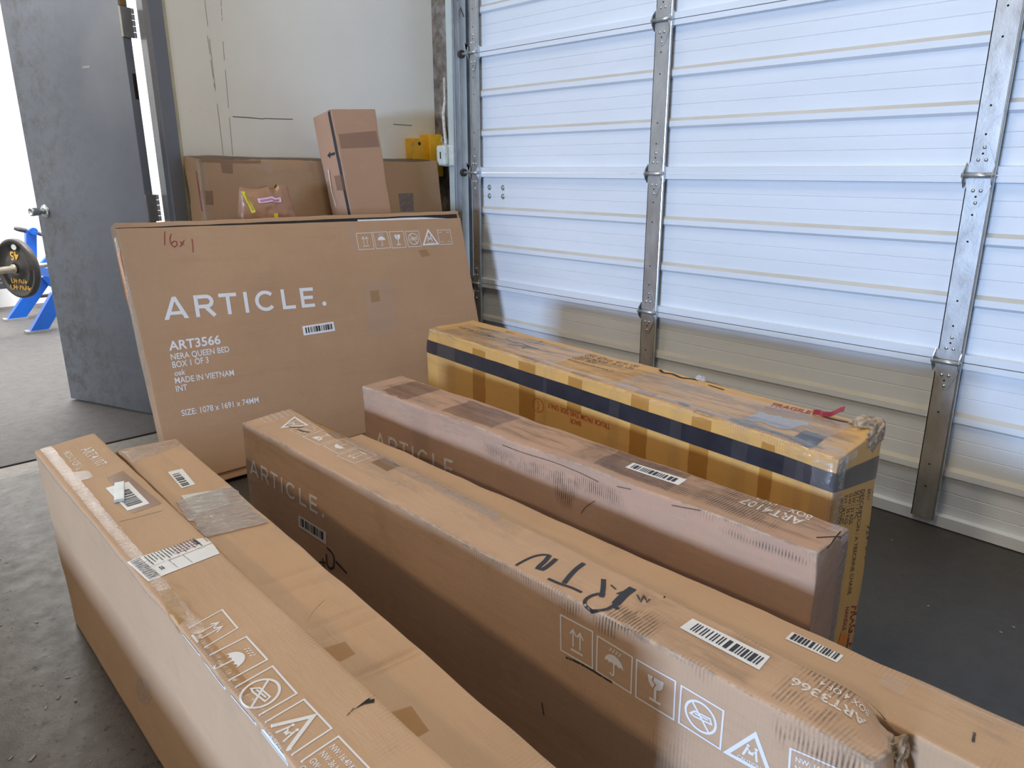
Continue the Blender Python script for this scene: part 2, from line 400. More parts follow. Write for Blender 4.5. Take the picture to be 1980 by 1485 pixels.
# ------------------------------------------------------------------ 2-D shapes for print
def font_shape(txt, bold=0.0, space=1.0):
    """text as 2-D triangles, baseline at 0, capital height 1, plus its width"""
    cu = bpy.data.curves.new('text', 'FONT'); cu.body = txt; cu.size = 1.0; cu.offset = bold; cu.space_character = space
    cu.resolution_u = 3
    o = bpy.data.objects.new('text', cu); COL.objects.link(o)
    dg = bpy.context.evaluated_depsgraph_get(); me = bpy.data.meshes.new_from_object(o.evaluated_get(dg))
    vs = [(v.co.x, v.co.y) for v in me.vertices]; fs = [tuple(p.vertices) for p in me.polygons]
    bpy.data.objects.remove(o); bpy.data.curves.remove(cu); bpy.data.meshes.remove(me)
    return vs, fs
_cap = []
def text_shape(txt, bold=0.0, space=1.0):
    if not _cap:
        v, f = font_shape('H'); _cap.append(max(p[1] for p in v))
    vs, fs = font_shape(txt, bold, space)
    x0 = min(p[0] for p in vs); x1 = max(p[0] for p in vs)
    return [((p[0]-x0)/(x1-x0), p[1]/_cap[0]) for p in vs], fs
class S2:
    def __init__(s): s.v = []; s.f = []
    def poly(s, pts):
        k = len(s.v); s.v += list(pts); s.f.append(tuple(range(k, k+len(pts)))); return s
    def line(s, pts, w, close=False, ww=None):
        P = [Vector((p[0], p[1])) for p in pts]
        if close: P.append(P[0])
        out = [P[0]]
        for a, b in zip(P[:-1], P[1:]):
            n = max(1, int((b-a).length/0.22))
            for i in range(1, n+1): out.append(a+(b-a)*i/n)
        P = out; n = len(P); k = len(s.v)
        for i, p in enumerate(P):
            if close and i in (0, n-1): d1 = P[1]-P[0]; d0 = P[-1]-P[-2]
            else: d0 = p-P[max(i-1, 0)]; d1 = P[min(i+1, n-1)]-p
            if d0.length < 1e-9: d0 = d1
            if d1.length < 1e-9: d1 = d0
            d0 = d0.normalized(); d1 = d1.normalized(); t = d0+d1
            if t.length < 1e-3: t = d0
            t.normalize(); m = Vector((-t.y, t.x)); sc = 1/max(0.45, m.dot(Vector((-d0.y, d0.x))))
            q = (ww[0]+(ww[1]-ww[0])*i/(n-1) if ww else w)/2*sc
            s.v += [tuple(p+m*q), tuple(p-m*q)]
        for i in range(n-1): s.f.append((k+2*i, k+2*i+1, k+2*i+3, k+2*i+2))
        return s
    def disc(s, c, r, n=20):
        return s.poly([(c[0]+r*math.cos(2*PI*i/n), c[1]+r*math.sin(2*PI*i/n)) for i in range(n)])
    def ring(s, c, r, w, n=28):
        return s.line([(c[0]+r*math.cos(2*PI*i/n), c[1]+r*math.sin(2*PI*i/n)) for i in range(n)], w, True)
    def text(s, txt, x, y, w, h, bold=0.012):
        vs, fs = text_shape(txt, bold); k = len(s.v)
        s.v += [(x+p[0]*w, y+p[1]*h) for p in vs]; s.f += [tuple(i+k for i in f) for f in fs]; return s
    def shape(s): return s.v, s.f
def arc(c, r, a0, a1, n=14): return [(c[0]+r*math.cos(math.radians(a0+(a1-a0)*i/n)), c[1]+r*math.sin(math.radians(a0+(a1-a0)*i/n))) for i in range(n+1)]
def wordmark(w=0.165):
    """wide-set geometric capitals, cap height 1, total width 7.6 -> normalised"""
    s = S2()
    h = w/2
    s.poly([(0, 0), (w*1.12, 0), (0.51+w*0.02, 0.80), (0.51-w*0.0, 1.0), (0.43, 1.0)]); s.poly([(1.02, 0), (1.02-w*1.12, 0), (0.51-w*0.02, 0.80), (0.51, 1.0), (0.59, 1.0)])
    s.line([(0.25, 0.27), (0.77, 0.27)], w*0.9)
    s.line([(1.32+h, 0), (1.32+h, 1)], w)
    s.line([(1.32+w*0.5, 1-h)]+[(1.85+0, 1-h)]+arc((1.85, 0.69), 0.31-h, 90, -90, 10)+[(1.32+w*0.5, 0.38+h)], w)
    s.line([(1.80, 0.42), (2.14, 0)], w*1.05)
    s.line([(2.40, 1-h), (3.20, 1-h)], w); s.line([(2.80, 0), (2.80, 1-h)], w)
    s.line([(3.61, 0), (3.61, 1)], w)
    s.line(arc((4.53, 0.5), 0.5-h, 42, 318, 24), w)
    s.line([(5.32+h, 1), (5.32+h, 0)], w); s.line([(5.32+h, h), (5.98, h)], w)
    s.line([(6.28+h, 1), (6.28+h, 0)], w)
    for y in (h, 0.5, 1-h): s.line([(6.28+h, y), (6.98 if y != 0.5 else 6.92, y)], w)
    s.disc((7.48, 0.115), 0.115, 16)
    return [(x/7.6, y) for x, y in s.v], s.f
def frame(s, w=0.035): return s.line([(0.0, 0.0), (1, 0), (1, 1), (0, 1)], w, True)
def sym(kind, w=0.035):
    s = S2()
    if kind != 'caution_free': frame(s, w)
    if kind == 'arrows':
        for x in (0.40, 0.62):
            s.line([(x, 0.30), (x, 0.76)], w); s.line([(x-0.10, 0.62), (x, 0.77), (x+0.10, 0.62)], w)
        s.line([(0.32, 0.2), (0.70, 0.2)], w*1.3)
    elif kind == 'umbrella':
        top = arc((0.5, 0.47), 0.27, 0, 180, 14); sc = []
        for i in range(4):
            x0 = 0.23+0.135*i; sc += [(x0+0.135*t, 0.47+0.05*math.sin(PI*t)) for t in (0.0, 0.25, 0.5, 0.75)]
        s.poly(top+sc[1:])
        s.line([(0.5, 0.5), (0.5, 0.22)]+arc((0.45, 0.22), 0.05, 0, -180, 6), w)
        for i in range(4):
            for j in range(2): s.line([(0.36+0.09*i+0.03*j, 0.80+0.06*j), (0.38+0.09*i+0.03*j, 0.84+0.06*j)], w*0.8)
    elif kind == 'glass':
        s.poly([(0.30, 0.80), (0.44, 0.80), (0.41, 0.70), (0.49, 0.62), (0.44, 0.50), (0.40, 0.53), (0.33, 0.62)])
        s.poly([(0.48, 0.80), (0.72, 0.80), (0.69, 0.62), (0.62, 0.53), (0.52, 0.49), (0.47, 0.50), (0.53, 0.63), (0.45, 0.70)])
        s.line([(0.51, 0.5), (0.51, 0.2)], w*1.6); s.line([(0.36, 0.19), (0.66, 0.19)], w*1.5)
    elif kind == 'nocutter':
        s.ring((0.5, 0.5), 0.36, w*1.3); s.line([(0.28, 0.78), (0.72, 0.22)], w*1.2)
        s.line([(0.26, 0.44), (0.36, 0.56), (0.72, 0.60), (0.76, 0.48), (0.36, 0.42)], w, True); s.line([(0.36, 0.50), (0.68, 0.54)], w*0.9)
    if kind in ('caution', 'caution_free'):
        t = [(0.5, 0.92), (0.06, 0.08), (0.94, 0.08)]
        s.line(t, 0.085, True)
        for x, f in ((0.42, 1), (0.58, -1)):
            s.disc((x, 0.56), 0.035, 10); s.line([(x, 0.52), (x-0.03*f, 0.38), (x-0.06*f, 0.26)], 0.045); s.line([(x, 0.47), (x+0.07*f, 0.42)], 0.03)
        s.poly([(0.45, 0.36), (0.55, 0.36), (0.55, 0.43), (0.45, 0.43)])
        s.text('CAUTION', 0.27, 0.115, 0.46, 0.085)
    if kind == 'weights':
        for i, t in enumerate(('NW: 16.40 KG', 'NW: 36.16 LBS', 'GW: 18.20 KG', 'GW: 40.12 LBS')): s.text(t, 0.10, 0.74-0.21*i, 0.80, 0.12)
    if kind == 'blank':
        s.text('NW:', 0.1, 0.8, 0.25, 0.07); s.text('GW:', 0.1, 0.14, 0.25, 0.07); s.text('KG', 0.68, 0.8, 0.2, 0.07); s.text('KG', 0.68, 0.14, 0.2, 0.07)
    return s.shape()

# ------------------------------------------------------------------ cartons
class Carton:
    """a card box given by its eight corners C[i][j][k]: i along its length, j front to back, k bottom to top"""
    def __init__(s, top, z0, mat, label=None, cat='box', name='carton', group=None, r=0.0045, amp=0.003, edge=0.002, seed=1, cell=0.03,
                 dents=(), creases=(), bottom=None, parent=None, bodyname='carton_body', wear=1.0):
        ff, fb, nf, nb = [Vector(p) for p in top]
        if bottom is None: bottom = [Vector((p.x, p.y, z0)) for p in (ff, fb, nf, nb)]
        B = [Vector(p) for p in bottom]
        s.C = [[[B[0], ff], [B[1], fb]], [[B[2], nf], [B[3], nb]]]
        C = s.C
        s.L = sum((C[1][j][k]-C[0][j][k]).length for j in (0, 1) for k in (0, 1))/4
        s.W = sum((C[i][1][k]-C[i][0][k]).length for i in (0, 1) for k in (0, 1))/4
        s.H = sum((C[i][j][1]-C[i][j][0]).length for i in (0, 1) for j in (0, 1))/4
        s.r, s.amp, s.edge, s.seed, s.dents, s.creases = r, amp, edge, seed*17.3, dents, creases
        cen = sum((b for b in B), Vector())/4; cen.z = min(b.z for b in B)
        if parent is None: s.root = empty(name, cen, label, cat, group)
        else: s.root = parent
        s.mat = mat
        s.body(cell, bodyname, wear)
    def tri(s, p):
        a, b, c = p[0]/s.L, p[1]/s.W, p[2]/s.H; C = s.C; o = Vector()
        for i in (0, 1):
            for j in (0, 1):
                for k in (0, 1): o += C[i][j][k]*((a if i else 1-a)*(b if j else 1-b)*(c if k else 1-c))
        return o
    def edgeness(s, p, sig=0.03):
        d = sorted((min(p[0], s.L-p[0]), min(p[1], s.W-p[1]), min(p[2], s.H-p[2])))
        return math.exp(-max(d[1], 0)/sig), math.exp(-max(d[2], 0)/(sig*1.6))
    def deform(s, p, off=0.0):
        r = s.r
        q = Vector((min(max(p[0], r), s.L-r), min(max(p[1], r), s.W-r), min(max(p[2], r), s.H-r)))
        d = Vector(p)-q
        if d.length < 1e-9: return s.tri(p)
        n = d.normalized(); o = q+n*r
        S = Vector((s.seed, s.seed*0.7, s.seed*0.3))
        e, c = s.edgeness(p)
        fade = min(1.0, p[2]/0.05) if p[2] < 0.05 else 1.0
        o += n*(s.amp*noise.noise(o*3.1+S)*(1-0.5*e)*fade)
        if s.edge: o += Vector(noise.noise_vector(o*9.0+S))*s.edge*e*fade*1.2+n*(-s.edge*0.6*e*(0.5+0.5*noise.noise(o*22+S)))
        for dn in s.dents:
            w = math.exp(-((Vector(p)-Vector(dn[0])).length/dn[1])**2)
            if w > 1e-3: o += Vector(dn[2])*w
        for (u, dep) in s.creases:
            t = (p[0]-u-0.03*(p[1]-s.W/2)/max(s.W, .01)*0)/0.006
            if abs(t) < 3 and n.z > .8: o -= n*dep*math.exp(-t*t)*min(1, min(p[1], s.W-p[1])/.02)
        return s.tri(o+n*off)
    def p3(s, face, u, v):
        if face == 'top': return (u, v, s.H)
        if face == 'front': return (u, 0, s.H-v)
        if face == 'back': return (u, s.W, s.H-v)
        if face == 'near': return (s.L, u, s.H-v)
        if face == 'far': return (0, u, s.H-v)
        if face == 'bottom': return (u, v, 0)
    def surf(s, face, u, v, off=0.0):
        # a point past the edge of the face folds over onto its neighbour
        if face == 'top' and v < 0: face, v = 'front', -v
        elif face == 'front' and v < 0: face, v = 'top', -v
        elif face == 'near' and v < 0: return s.deform((s.L+v, u, s.H), off)
        if face in ('front', 'top') and u > s.L:
            e = u-s.L
            return s.deform((s.L, 0+e, s.H-v), off) if face == 'front' else s.deform((s.L, v, s.H-e), off)
        if face in ('front', 'top') and u < 0:
            return s.deform((0, -u, s.H-v), off) if face == 'front' else s.deform((0, v, s.H+u), off)
        return s.deform(s.p3(face, u, v), off)
    def body(s, cell, nm, wear):
        def cuts(D, cr=()):
            n = max(2, round(D/cell)); xs = [D*i/n for i in range(n+1)]+[s.r*0.4, s.r, D-s.r*0.4, D-s.r, .011, D-.011]
            for (u, _) in cr: xs += [u+t for t in (-0.012, -0.006, 0, 0.006, 0.012)]
            xs = sorted(x for x in xs if -1e-9 <= x <= D+1e-9); out = [xs[0]]
            for x in xs[1:]:
                if x-out[-1] > 1e-4: out.append(x)
            return out
        U, V, Z = cuts(s.L, s.creases), cuts(s.W), cuts(s.H)
        idx = {}; P = []; F = []
        def vid(p):
            k = (round(p[0], 5), round(p[1], 5), round(p[2], 5))
            if k not in idx: idx[k] = len(P); P.append(k)
            return idx[k]
        def grid(A, B, f):
            for i in range(len(A)-1):
                for j in range(len(B)-1): F.append(tuple(vid(f(A[a], B[b])) for a, b in ((i, j), (i+1, j), (i+1, j+1), (i, j+1))))
        for k in (0, s.W): grid(U, Z, lambda a, b: (a, k, b))
        for k in (0, s.H): grid(U, V, lambda a, b: (a, b, k))
        for k in (0, s.L): grid(V, Z, lambda a, b: (k, a, b))
        o = mk(nm, [s.deform(p) for p in P], F, s.mat, s.root, True)
        fix(o)
        me = o.data
        me.attributes.new('loc', 'FLOAT_VECTOR', 'POINT'); me.attributes.new('wear', 'FLOAT', 'POINT')
        at, aw = me.attributes['loc'], me.attributes['wear']
        S = Vector((s.seed, 0, s.seed))
        for i, p in enumerate(P):
            at.data[i].vector = Vector(p)+Vector((s.seed, s.seed*.3, 0))
            e, c = s.edgeness(p, 0.012)
            nn = 0.5+0.5*noise.noise(Vector(p)*4+S)
            aw.data[i].value = min(1, wear*(e*(0.45+0.75*nn)+0.5*c)+0.12*nn)
        s.bodyobj = o
    def lay(s, name, vs, fs, mat, parent, smooth=False, origin=None):
        cen = s.tri((s.L/2, s.W/2, s.H/2)); ob = mk(name, vs, fs, mat, parent, smooth, origin)
        acc = sum(p.area*p.normal.dot(p.center+origin-s.slab(p.center+origin)) for p in ob.data.polygons)
        if acc < 0: ob.data.flip_normals()
        return ob
    def slab(s, P):
        # nearest point on the carton's middle line set, so that thin boxes get outward normals too
        A, B, D = s.tri((0, s.W/2, s.H/2)), s.tri((s.L, s.W/2, s.H/2)), None
        ax = (B-A); t = min(1, max(0, (P-A).dot(ax)/ax.length_squared)); Q = A+ax*t
        up = (s.tri((s.L/2, s.W/2, s.H))-s.tri((s.L/2, s.W/2, 0))); h = (P-Q).dot(up)/up.length_squared
        lim = 0.5-min(.49, s.W/2/s.H)
        el = min(.5-min(.49, s.W/2/s.L), max(-(.5-min(.49, s.W/2/s.L)), t-.5))
        return A+ax*(el+.5)+up*min(lim, max(-lim, h))
    # --- where a pixel of the photograph falls on a face of the real box
    def uv(s, face, px, py):
        D = {'top': (s.L, s.W), 'front': (s.L, s.H), 'near': (s.W, s.H), 'far': (s.W, s.H), 'back': (s.L, s.H)}[face]
        u, v = D[0]/2, D[1]/2
        for _ in range(30):
            f = lambda a, b: project(s.tri(s.p3(face, a, b)))
            x, y = f(u, v); h = 1e-4
            x1, y1 = f(u+h, v); x2, y2 = f(u, v+h)
            a, b, c, d = (x1-x)/h, (x2-x)/h, (y1-y)/h, (y2-y)/h; det = a*d-b*c
            du = ((px-x)*d-(py-y)*b)/det; dv = ((py-y)*a-(px-x)*c)/det
            m = max(abs(du), abs(dv)); k = min(1, 0.6/m) if m > 0 else 1
            u += du*k; v += dv*k
            if m < 1e-6: break
        return Vector((u, v))
    def put(s, face, shape, o, x, y, mat, name='printed_lettering', off=0.0008, parent=None, label=None):
        """lays a 2-D shape (unit axes o->x and o->y, pixels) on a face"""
        O, X, Y = [s.uv(face, *q) for q in (o, x, y)]; ex, ey = X-O, Y-O
        vs = [s.surf(face, *(O+ex*a+ey*b), off) for a, b in shape[0]]
        ob = s.lay(name, vs, shape[1], mat, parent or s.root, origin=base_of(s.root))
        if label: ob['label'] = label
        return ob
    def quad(s, face, px4, mat, name, off=0.001, parent=None, n=None, rag=0.0, label=None):
        """a sticker through four pixels (tl, tr, br, bl), as a fine grid lying on the face"""
        q = [s.uv(face, *p) for p in px4]
        return s.quaduv(face, q, mat, name, off, parent, rag, label)
    def quaduv(s, face, q, mat, name, off=0.001, parent=None, rag=0.0, label=None, step=0.02):
        q = [Vector(p) for p in q]
        a = max(2, round(max((q[1]-q[0]).length, (q[2]-q[3]).length)/step)); b = max(2, round(max((q[3]-q[0]).length, (q[2]-q[1]).length)/step))
        vs = []; fs = []
        for i in range(a+1):
            for j in range(b+1):
                t, w = i/a, j/b
                p = (q[0]*(1-t)+q[1]*t)*(1-w)+(q[3]*(1-t)+q[2]*t)*w
                if rag and (i in (0, a) or j in (0, b)): p = p+Vector((random.uniform(-rag, rag), random.uniform(-rag, rag)))
                vs.append(s.surf(face, p.x, p.y, off))
        for i in range(a):
            for j in range(b): fs.append((i*(b+1)+j, (i+1)*(b+1)+j, (i+1)*(b+1)+j+1, i*(b+1)+j+1))
        ob = s.lay(name, vs, fs, mat, parent or s.root, True, origin=base_of(s.root))
        fa = ob.data.attributes.new('fade', 'FLOAT', 'POINT')
        for i in range(a+1):
            for j in range(b+1): fa.data[i*(b+1)+j].value = 1.0 if 0 < i < a and 0 < j < b else 0.0
        if label: ob['label'] = label
        return ob
    def barcode(s, face, px4, x0=0.1, x1=0.9, y0=0.2, y1=0.85, seed=3, cols=44, vertical=False, name='barcode_label', digits=True):
        st = s.quad(face, px4, PAPER, name)
        rnd = random.Random(seed); sh = S2(); x = 0.0
        while x < 1:
            w = rnd.choice((1, 1, 2, 3))/cols; g = rnd.choice((1, 1, 2))/cols
            a, b = x, min(1, x+w)
            p = [(x0+(x1-x0)*a, y0), (x0+(x1-x0)*b, y0), (x0+(x1-x0)*b, y1), (x0+(x1-x0)*a, y1)]
            if vertical: p = [(c[1], c[0]) for c in p]
            sh.poly(p); x += w+g
        tl, tr, br, bl = px4
        s.put(face, sh.shape(), bl, br, tl, BLACK_INK, 'barcode_bars', 0.0016, st)
        return st
    def stroke(s, face, pts, w, mat, name='marker_writing', off=0.0012, ww=None, shape=None):
        """marker strokes: lists of pixels; width in metres"""
        sh = S2()
        for st in pts:
            q = [s.uv(face, *p) for p in st]; P = [q[0]]
            for k in range(len(q)-1):
                a, b = q[k], q[k+1]; p0 = q[k-1] if k else a*2-b; p3 = q[k+2] if k+2 < len(q) else b*2-a
                n = max(1, int((b-a).length/0.008))
                for i in range(1, n+1):
                    t = i/n
                    P.append(0.5*(2*a+(b-p0)*t+(2*p0-5*a+4*b-p3)*t*t+(3*a-p0-3*b+p3)*t**3))
            sub = S2(); sub.line([tuple(p) for p in P], w if not isinstance(w, (tuple, list)) else w[0], False, ww); k = len(sh.v)
            sh.v += sub.v; sh.f += [tuple(i+k for i in f) for f in sub.f]
        return s.lay(name, [s.surf(face, a, b, off) for a, b in sh.v], sh.f, mat, s.root, origin=base_of(s.root))
    def symbols(s, face, items, mat, off=0.0008):
        for kind, o, x, y in items: s.put(face, sym(kind), o, x, y, mat, 'printed_symbol', off)
def cx(ox, oy, *pts, k=3.96): return [(ox+p[0]/k, oy+p[1]/k) for p in pts]

#==STRUCTURE==

# ------------------------------------------------------------------ setting
def struct(name, mb, mat, parent=None, origin=None):
    return tag(mb.build(name, mat, parent, origin=origin), kind=None if parent else 'structure')
struct('floor', MB().box((-6, -5, -0.12), (2.95, 3.535, 0)), CONC, origin=Vector((0, 0, 0)))
struct('trim_1', MB().box((-6, 3.541, -0.12), (2.95, 3.678, -0.002)), CONC2)
struct('floor_gym', MB().box((-4, 3.698, -0.12), (5, 8.4, 0.0)), RUBBER)
struct('trim_2', MB().box((-4, 3.53, -0.16), (5, 3.70, -0.10)), BLACK)
wb = MB().box((1.33, 3.70, 0), (2.845, 3.83, 4.6)).box((-6, 3.70, 0), (0.21, 3.83, 4.6)).box((0.21, 3.70, 2.16), (1.33, 3.83, 4.6))
wall_back = struct('wall_back', wb, WALLP)
# board joint and cracks on the painted wall
cr = MB()
for pts in ([(450, 225.5), (478, 227), (508, 230), (512, 229), (540, 230), (566, 230.5)], [(760.5, 240.3), (775, 241.2), (796, 242.6)]):
    for a, b in zip(pts[:-1], pts[1:]):
        p, q = on_plane(*a, (0, 3.6985, 0), (0, 1, 0)), on_plane(*b, (0, 3.6985, 0), (0, 1, 0))
        cr.add([p+Vector((0, 0, .002)), q+Vector((0, 0, .002)), q-Vector((0, 0, .0015)), p-Vector((0, 0, .0015))], [(0, 1, 2, 3)])
for x0, y0, x1, y1 in ((396, 0, 432, 300), (427, 0, 430, 40), (431, 80, 450, 300), (400, 60, 415, 170)):
    for t in range(12):
        if (t*7+x0) % 5 == 0: continue
        a = (x0+(x1-x0)*t/12, y0+(y1-y0)*t/12); b = (x0+(x1-x0)*(t+1)/12, y0+(y1-y0)*(t+1)/12)
        p, q = on_plane(*a, (0, 3.6985, 0), (0, 1, 0)), on_plane(*b, (0, 3.6985, 0), (0, 1, 0))
        cr.add([p+Vector((-.0008, 0, 0)), q+Vector((-.0008, 0, 0)), q+Vector((.0008, 0, 0)), p+Vector((.0008, 0, 0))], [(0, 1, 2, 3)])
cr.build('board_joint', plain('pencil_dark', (0.12, 0.115, 0.10), 0.8), wall_back)
MB().box((1.331, 3.6975, 0), (1.352, 3.702, 2.2)).build('paint_edge', YELLOWED, wall_back)
struct('wall_left', MB().box((-6.2, -5, 0), (-6, -0.85, 4.6)).box((-6.2, 0.55, 0), (-6, 3.83, 4.6)).box((-6.2, -0.85, 0), (-6, 0.55, 0.77)).box((-6.2, -0.85, 1.47), (-6, 0.55, 4.6)), WALLD)
struct('wall_front', MB().box((-6.2, -5.2, 0), (3.05, -5, 4.6)), WALLD)
struct('ceiling', MB().box((-6.2, -5.2, 4.6), (3.05, 3.83, 4.75)), CEIL)
struct('wall_gym', MB().box((-4, 8.25, 0), (5, 8.4, 3.6)).box((4.9, 3.83, 0), (5, 8.25, 3.6)).box((-4.1, 3.83, 0), (-4, 8.4, 3.6)), GYMWALL)
struct('ceiling_gym', MB().box((-4.1, 3.83, 3.5), (5, 8.4, 3.6)), GYMWALL)
struct('wall_right', MB().box((2.846, 3.56, 0), (3.05, 3.83, 4.6)).box((2.86, -1.75, 3.7), (3.05, 3.56, 4.6)).box((2.86, -5, 0), (3.05, -1.75, 4.6)), GRIME)
struct('trim_3', MB().box((2.80, 3.415, 0), (2.90, 3.52, 3.75), bev=0.006), JAMBP)

# ---- the overhead door: sections, stiles, hinges, track
OD = empty('door_2', (2.785, 0.8, 0), kind='structure')
tag(OD, 'white sectional overhead door with galvanised stiles filling the right side', 'door')
SEC = 0.612; YA, YB = 3.245, -1.70; XP, XR = 2.786, 2.764
def section_mesh(zb, first):
    pr = []   # (x, z, tan flag of the face that ends here)
    def P(x, z, d=0): pr.append((x, z, d))
    if first: P(XR-0.004, 0.004); P(XR-0.004, 0.045); P(XP, 0.047)
    else: P(XR, 0.0015); P(XR, 0.027); P(XP, 0.030)
    for kind, z in (('g', .084), ('g', .130), ('r', .207), ('g', .281), ('g', .333), ('r', .409), ('g', .484), ('g', .532)):
        if kind == 'g': P(XP, z-.002); P(XP+.0022, z); P(XP, z+.002)
        else: P(XP, z-.0225); P(XP-.013, z-.0125); P(XP-.013, z+.009); P(XP, z+.0225, 1)
    P(XP, SEC-.025); P(XR, SEC-.022); P(XR, SEC-.0015); P(XP+.035, SEC-.0015); P(XP+.035, .0015 if not first else .004)
    vs = []; fs = []; n = len(pr)
    for y in (YA, YB): vs += [(x, y, zb+z) for x, z, d in pr]
    for i in range(n): j = (i+1) % n; fs.append((i, j, n+j, n+i))
    o = fix(mk('door_panel', vs, fs, STEELW, OD)); o.data.materials.append(RIBTAN)
    zz = set(k for k in range(n) if pr[k][2])
    for k, p in enumerate(o.data.polygons):
        if k in [i-1 for i in zz]: p.material_index = 1
    return o
for i in range(6): section_mesh(SEC*i, i == 0)
STILES = [(3.188, 3.242), (1.964, 2.040), (0.709, 0.783), (-0.555, -0.48)]
XS = 2.743
for si, (ya, yb) in enumerate(STILES):
    for i in range(6):
        z0, z1 = SEC*i+(0.004 if i else 0.03), SEC*(i+1)-0.004
        m = MB().box((XS, ya, z0), (XS+0.003, yb, z1)).box((XS, yb-.003, z0), (XP, yb, z1)).box((XS, ya, z0), (XS+.016, ya+.003, z1))
        st = m.build('stile', GALV, OD)
        MB().tube([(XS+.002, ya-.001, z0), (XS+.002, ya-.001, z1)], 0.0042, 8).build('rolled_hem', ZINC, st)
        h = MB()
        for zz in (0.12, 0.205, 0.40, 0.485): h.lathe((XS-.0003, (ya+yb)/2+0.004, z0+zz), (-1, 0, 0), [(0, .0035), (0.0004, .0001)], 8)
        h.build('screw_hole', DARKHOLE, st)
    yc = (ya+yb)/2; hw = (yb-ya)/2
    for i in range(1, 4):
        z = SEC*i
        poly = lambda s: [(XS-.004, yc-hw*0.98, z+s*.010), (XS-.004, yc-hw*0.98, z+s*.035), (XS-.004, yc-hw*.25, z+s*.098), (XS-.004, yc+hw*.25, z+s*.098), (XS-.004, yc+hw*0.98, z+s*.035), (XS-.004, yc+hw*0.98, z+s*.010)]
        hg = MB().prism(poly(1), (0.0036, 0, 0)).prism(poly(-1), (0.0036, 0, 0)).build('hinge', GALV, OD)
        e = MB()
        for yy in (yc-hw*1.03, yc+hw*1.18): e.prism([(XS-.016, yy, z-.016), (XS-.02, yy, z), (XS-.016, yy, z+.016), (XS+.004, yy, z+.040), (XS+.02, yy, z+.03), (XS+.02, yy, z-.03), (XS+.004, yy, z-.040)], (0, .003, 0))
        e.build('hinge_ear', ZINC, hg)
        MB().tube([(XS-.011, yc-hw*1.2, z), (XS-.011, yc+hw*1.35, z)], 0.0085, 12).build('hinge_pin', GALV, hg, True)
        b = MB()
        for s in (1, -1):
            for dy, dz in ((0, .085), (-.01, .047), (.012, .047)): b.lathe((XS-.004, yc+dy, z+s*dz), (-1, 0, 0), [(0, .006), (.003, .0055), (.0045, .002), (.0047, .0001)], 10)
        b.build('hinge_bolt', ZINC, hg, True)
        d = MB()
        d.lathe((XS-.0044, yc+.002, z+.066), (-1, 0, 0), [(0, .0035), (.0004, .0001)], 8); d.lathe((XS-.0044, yc+.002, z-.066), (-1, 0, 0), [(0, .0035), (.0004, .0001)], 8)
        d.build('screw_hole', DARKHOLE, hg)
        if si == 0:   # roller that runs in the track
            MB().tube([(XS-.004, yb, z), (XS-.004, yb+.075, z)], 0.007, 10).build('roller_stem', GALV, hg)
            MB().lathe((XS-.004, yb+.06, z), (0, 1, 0), [(0, .001), (0, .021), (.018, .021), (.018, .001)], 16).build('roller', IRON, hg)
            MB().prism([(XS-.014, yb+.005, z-.03), (XS-.014, yb+.005, z+.03), (XS-.014, yb+.038, z+.03), (XS-.014, yb+.03, z+.055), (XS-.014, yb+.008, z+.03)], (.003, 0, 0)).build('roller_bracket', ZINC, hg)
for y, z in ((3.145, 1.146), (3.035, 1.146), (3.145, 1.100), (3.035, 1.100)):
    w = MB().lathe((XP, y, z), (-1, 0, 0), [(0, .015), (.002, .015), (.003, .013), (.003, .001)], 16).build('washer', GALV, OD, False)
    MB().lathe((XP-.003, y, z), (-1, 0, 0), [(0, .007), (.003, .0065), (.005, .003), (.0052, .0001)], 12).build('bolt_head', ZINC, w, True)
tr = MB()
tr.box((2.775, 3.318, 0.02), (2.778, 3.360, 3.7)).box((2.775, 3.357, 0.02), (2.81, 3.360, 3.7)).box((2.73, 3.318, .02), (2.775, 3.321, 3.7)).box((2.806, 3.32, .02), (2.81, 3.36, 3.7))
tr.box((2.79, 3.360, 0.02), (2.794, 3.412, 3.7)).box((2.75, 3.398, 0.02), (2.794, 3.402, 3.7))
trk = tr.build('door_track', GALV, OD)
MB().tube([(2.752, 3.400, .02), (2.752, 3.400, 3.7)], 0.006, 8).build('track_edge', ZINC, trk)
sl = MB()
for z in (0.98, 1.30+.16, 2.05): sl.box((2.7735, 3.328, z), (2.7745, 3.342, z+.085))
sl.build('track_slot', DARKHOLE, trk)
MB().tube([(2.72, 3.335, 2.6), (2.742, 3.335, 2.10), (2.752, 3.30, 2.02)], 0.0035, 8).build('lift_cable', IRON, OD)

# ---- steel door standing open into the gym
D1 = empty('door_1', (1.19, 3.8, 0), kind='structure')
tag(D1, 'grey steel door standing open at the doorway on the left', 'door')
fr = MB()
for s, x0 in ((1, 0), (-1, 1.54)):
    poly = [(1.335, 3.688), (1.275, 3.688), (1.275, 3.713), (1.262, 3.725), (1.262, 3.80), (1.277, 3.80), (1.277, 3.848), (1.335, 3.848)]
    fr.prism([((x if s > 0 else 1.54-x), y, 0) for x, y in poly], (0, 0, 2.16))
fr.box((0.205, 3.688, 2.11), (1.335, 3.848, 2.165))
fr.build('door_frame', FRAMEP, D1)
dv = Vector((-0.368, 0.930, 0)).normalized(); nv = Vector((dv.y, -dv.x, 0))   # nv points away from the camera side
MX = Matrix(((dv.x, nv.x, 0, 1.187), (dv.y, nv.y, 0, 3.80), (0, 0, 1, 0), (0, 0, 0, 1)))
leaf = MB().box((0.0, -0.044, 0.012), (0.822, 0, 2.105), bev=0.002).build('door_leaf', DOORP, D1, origin=Vector((0, 0, 0)))
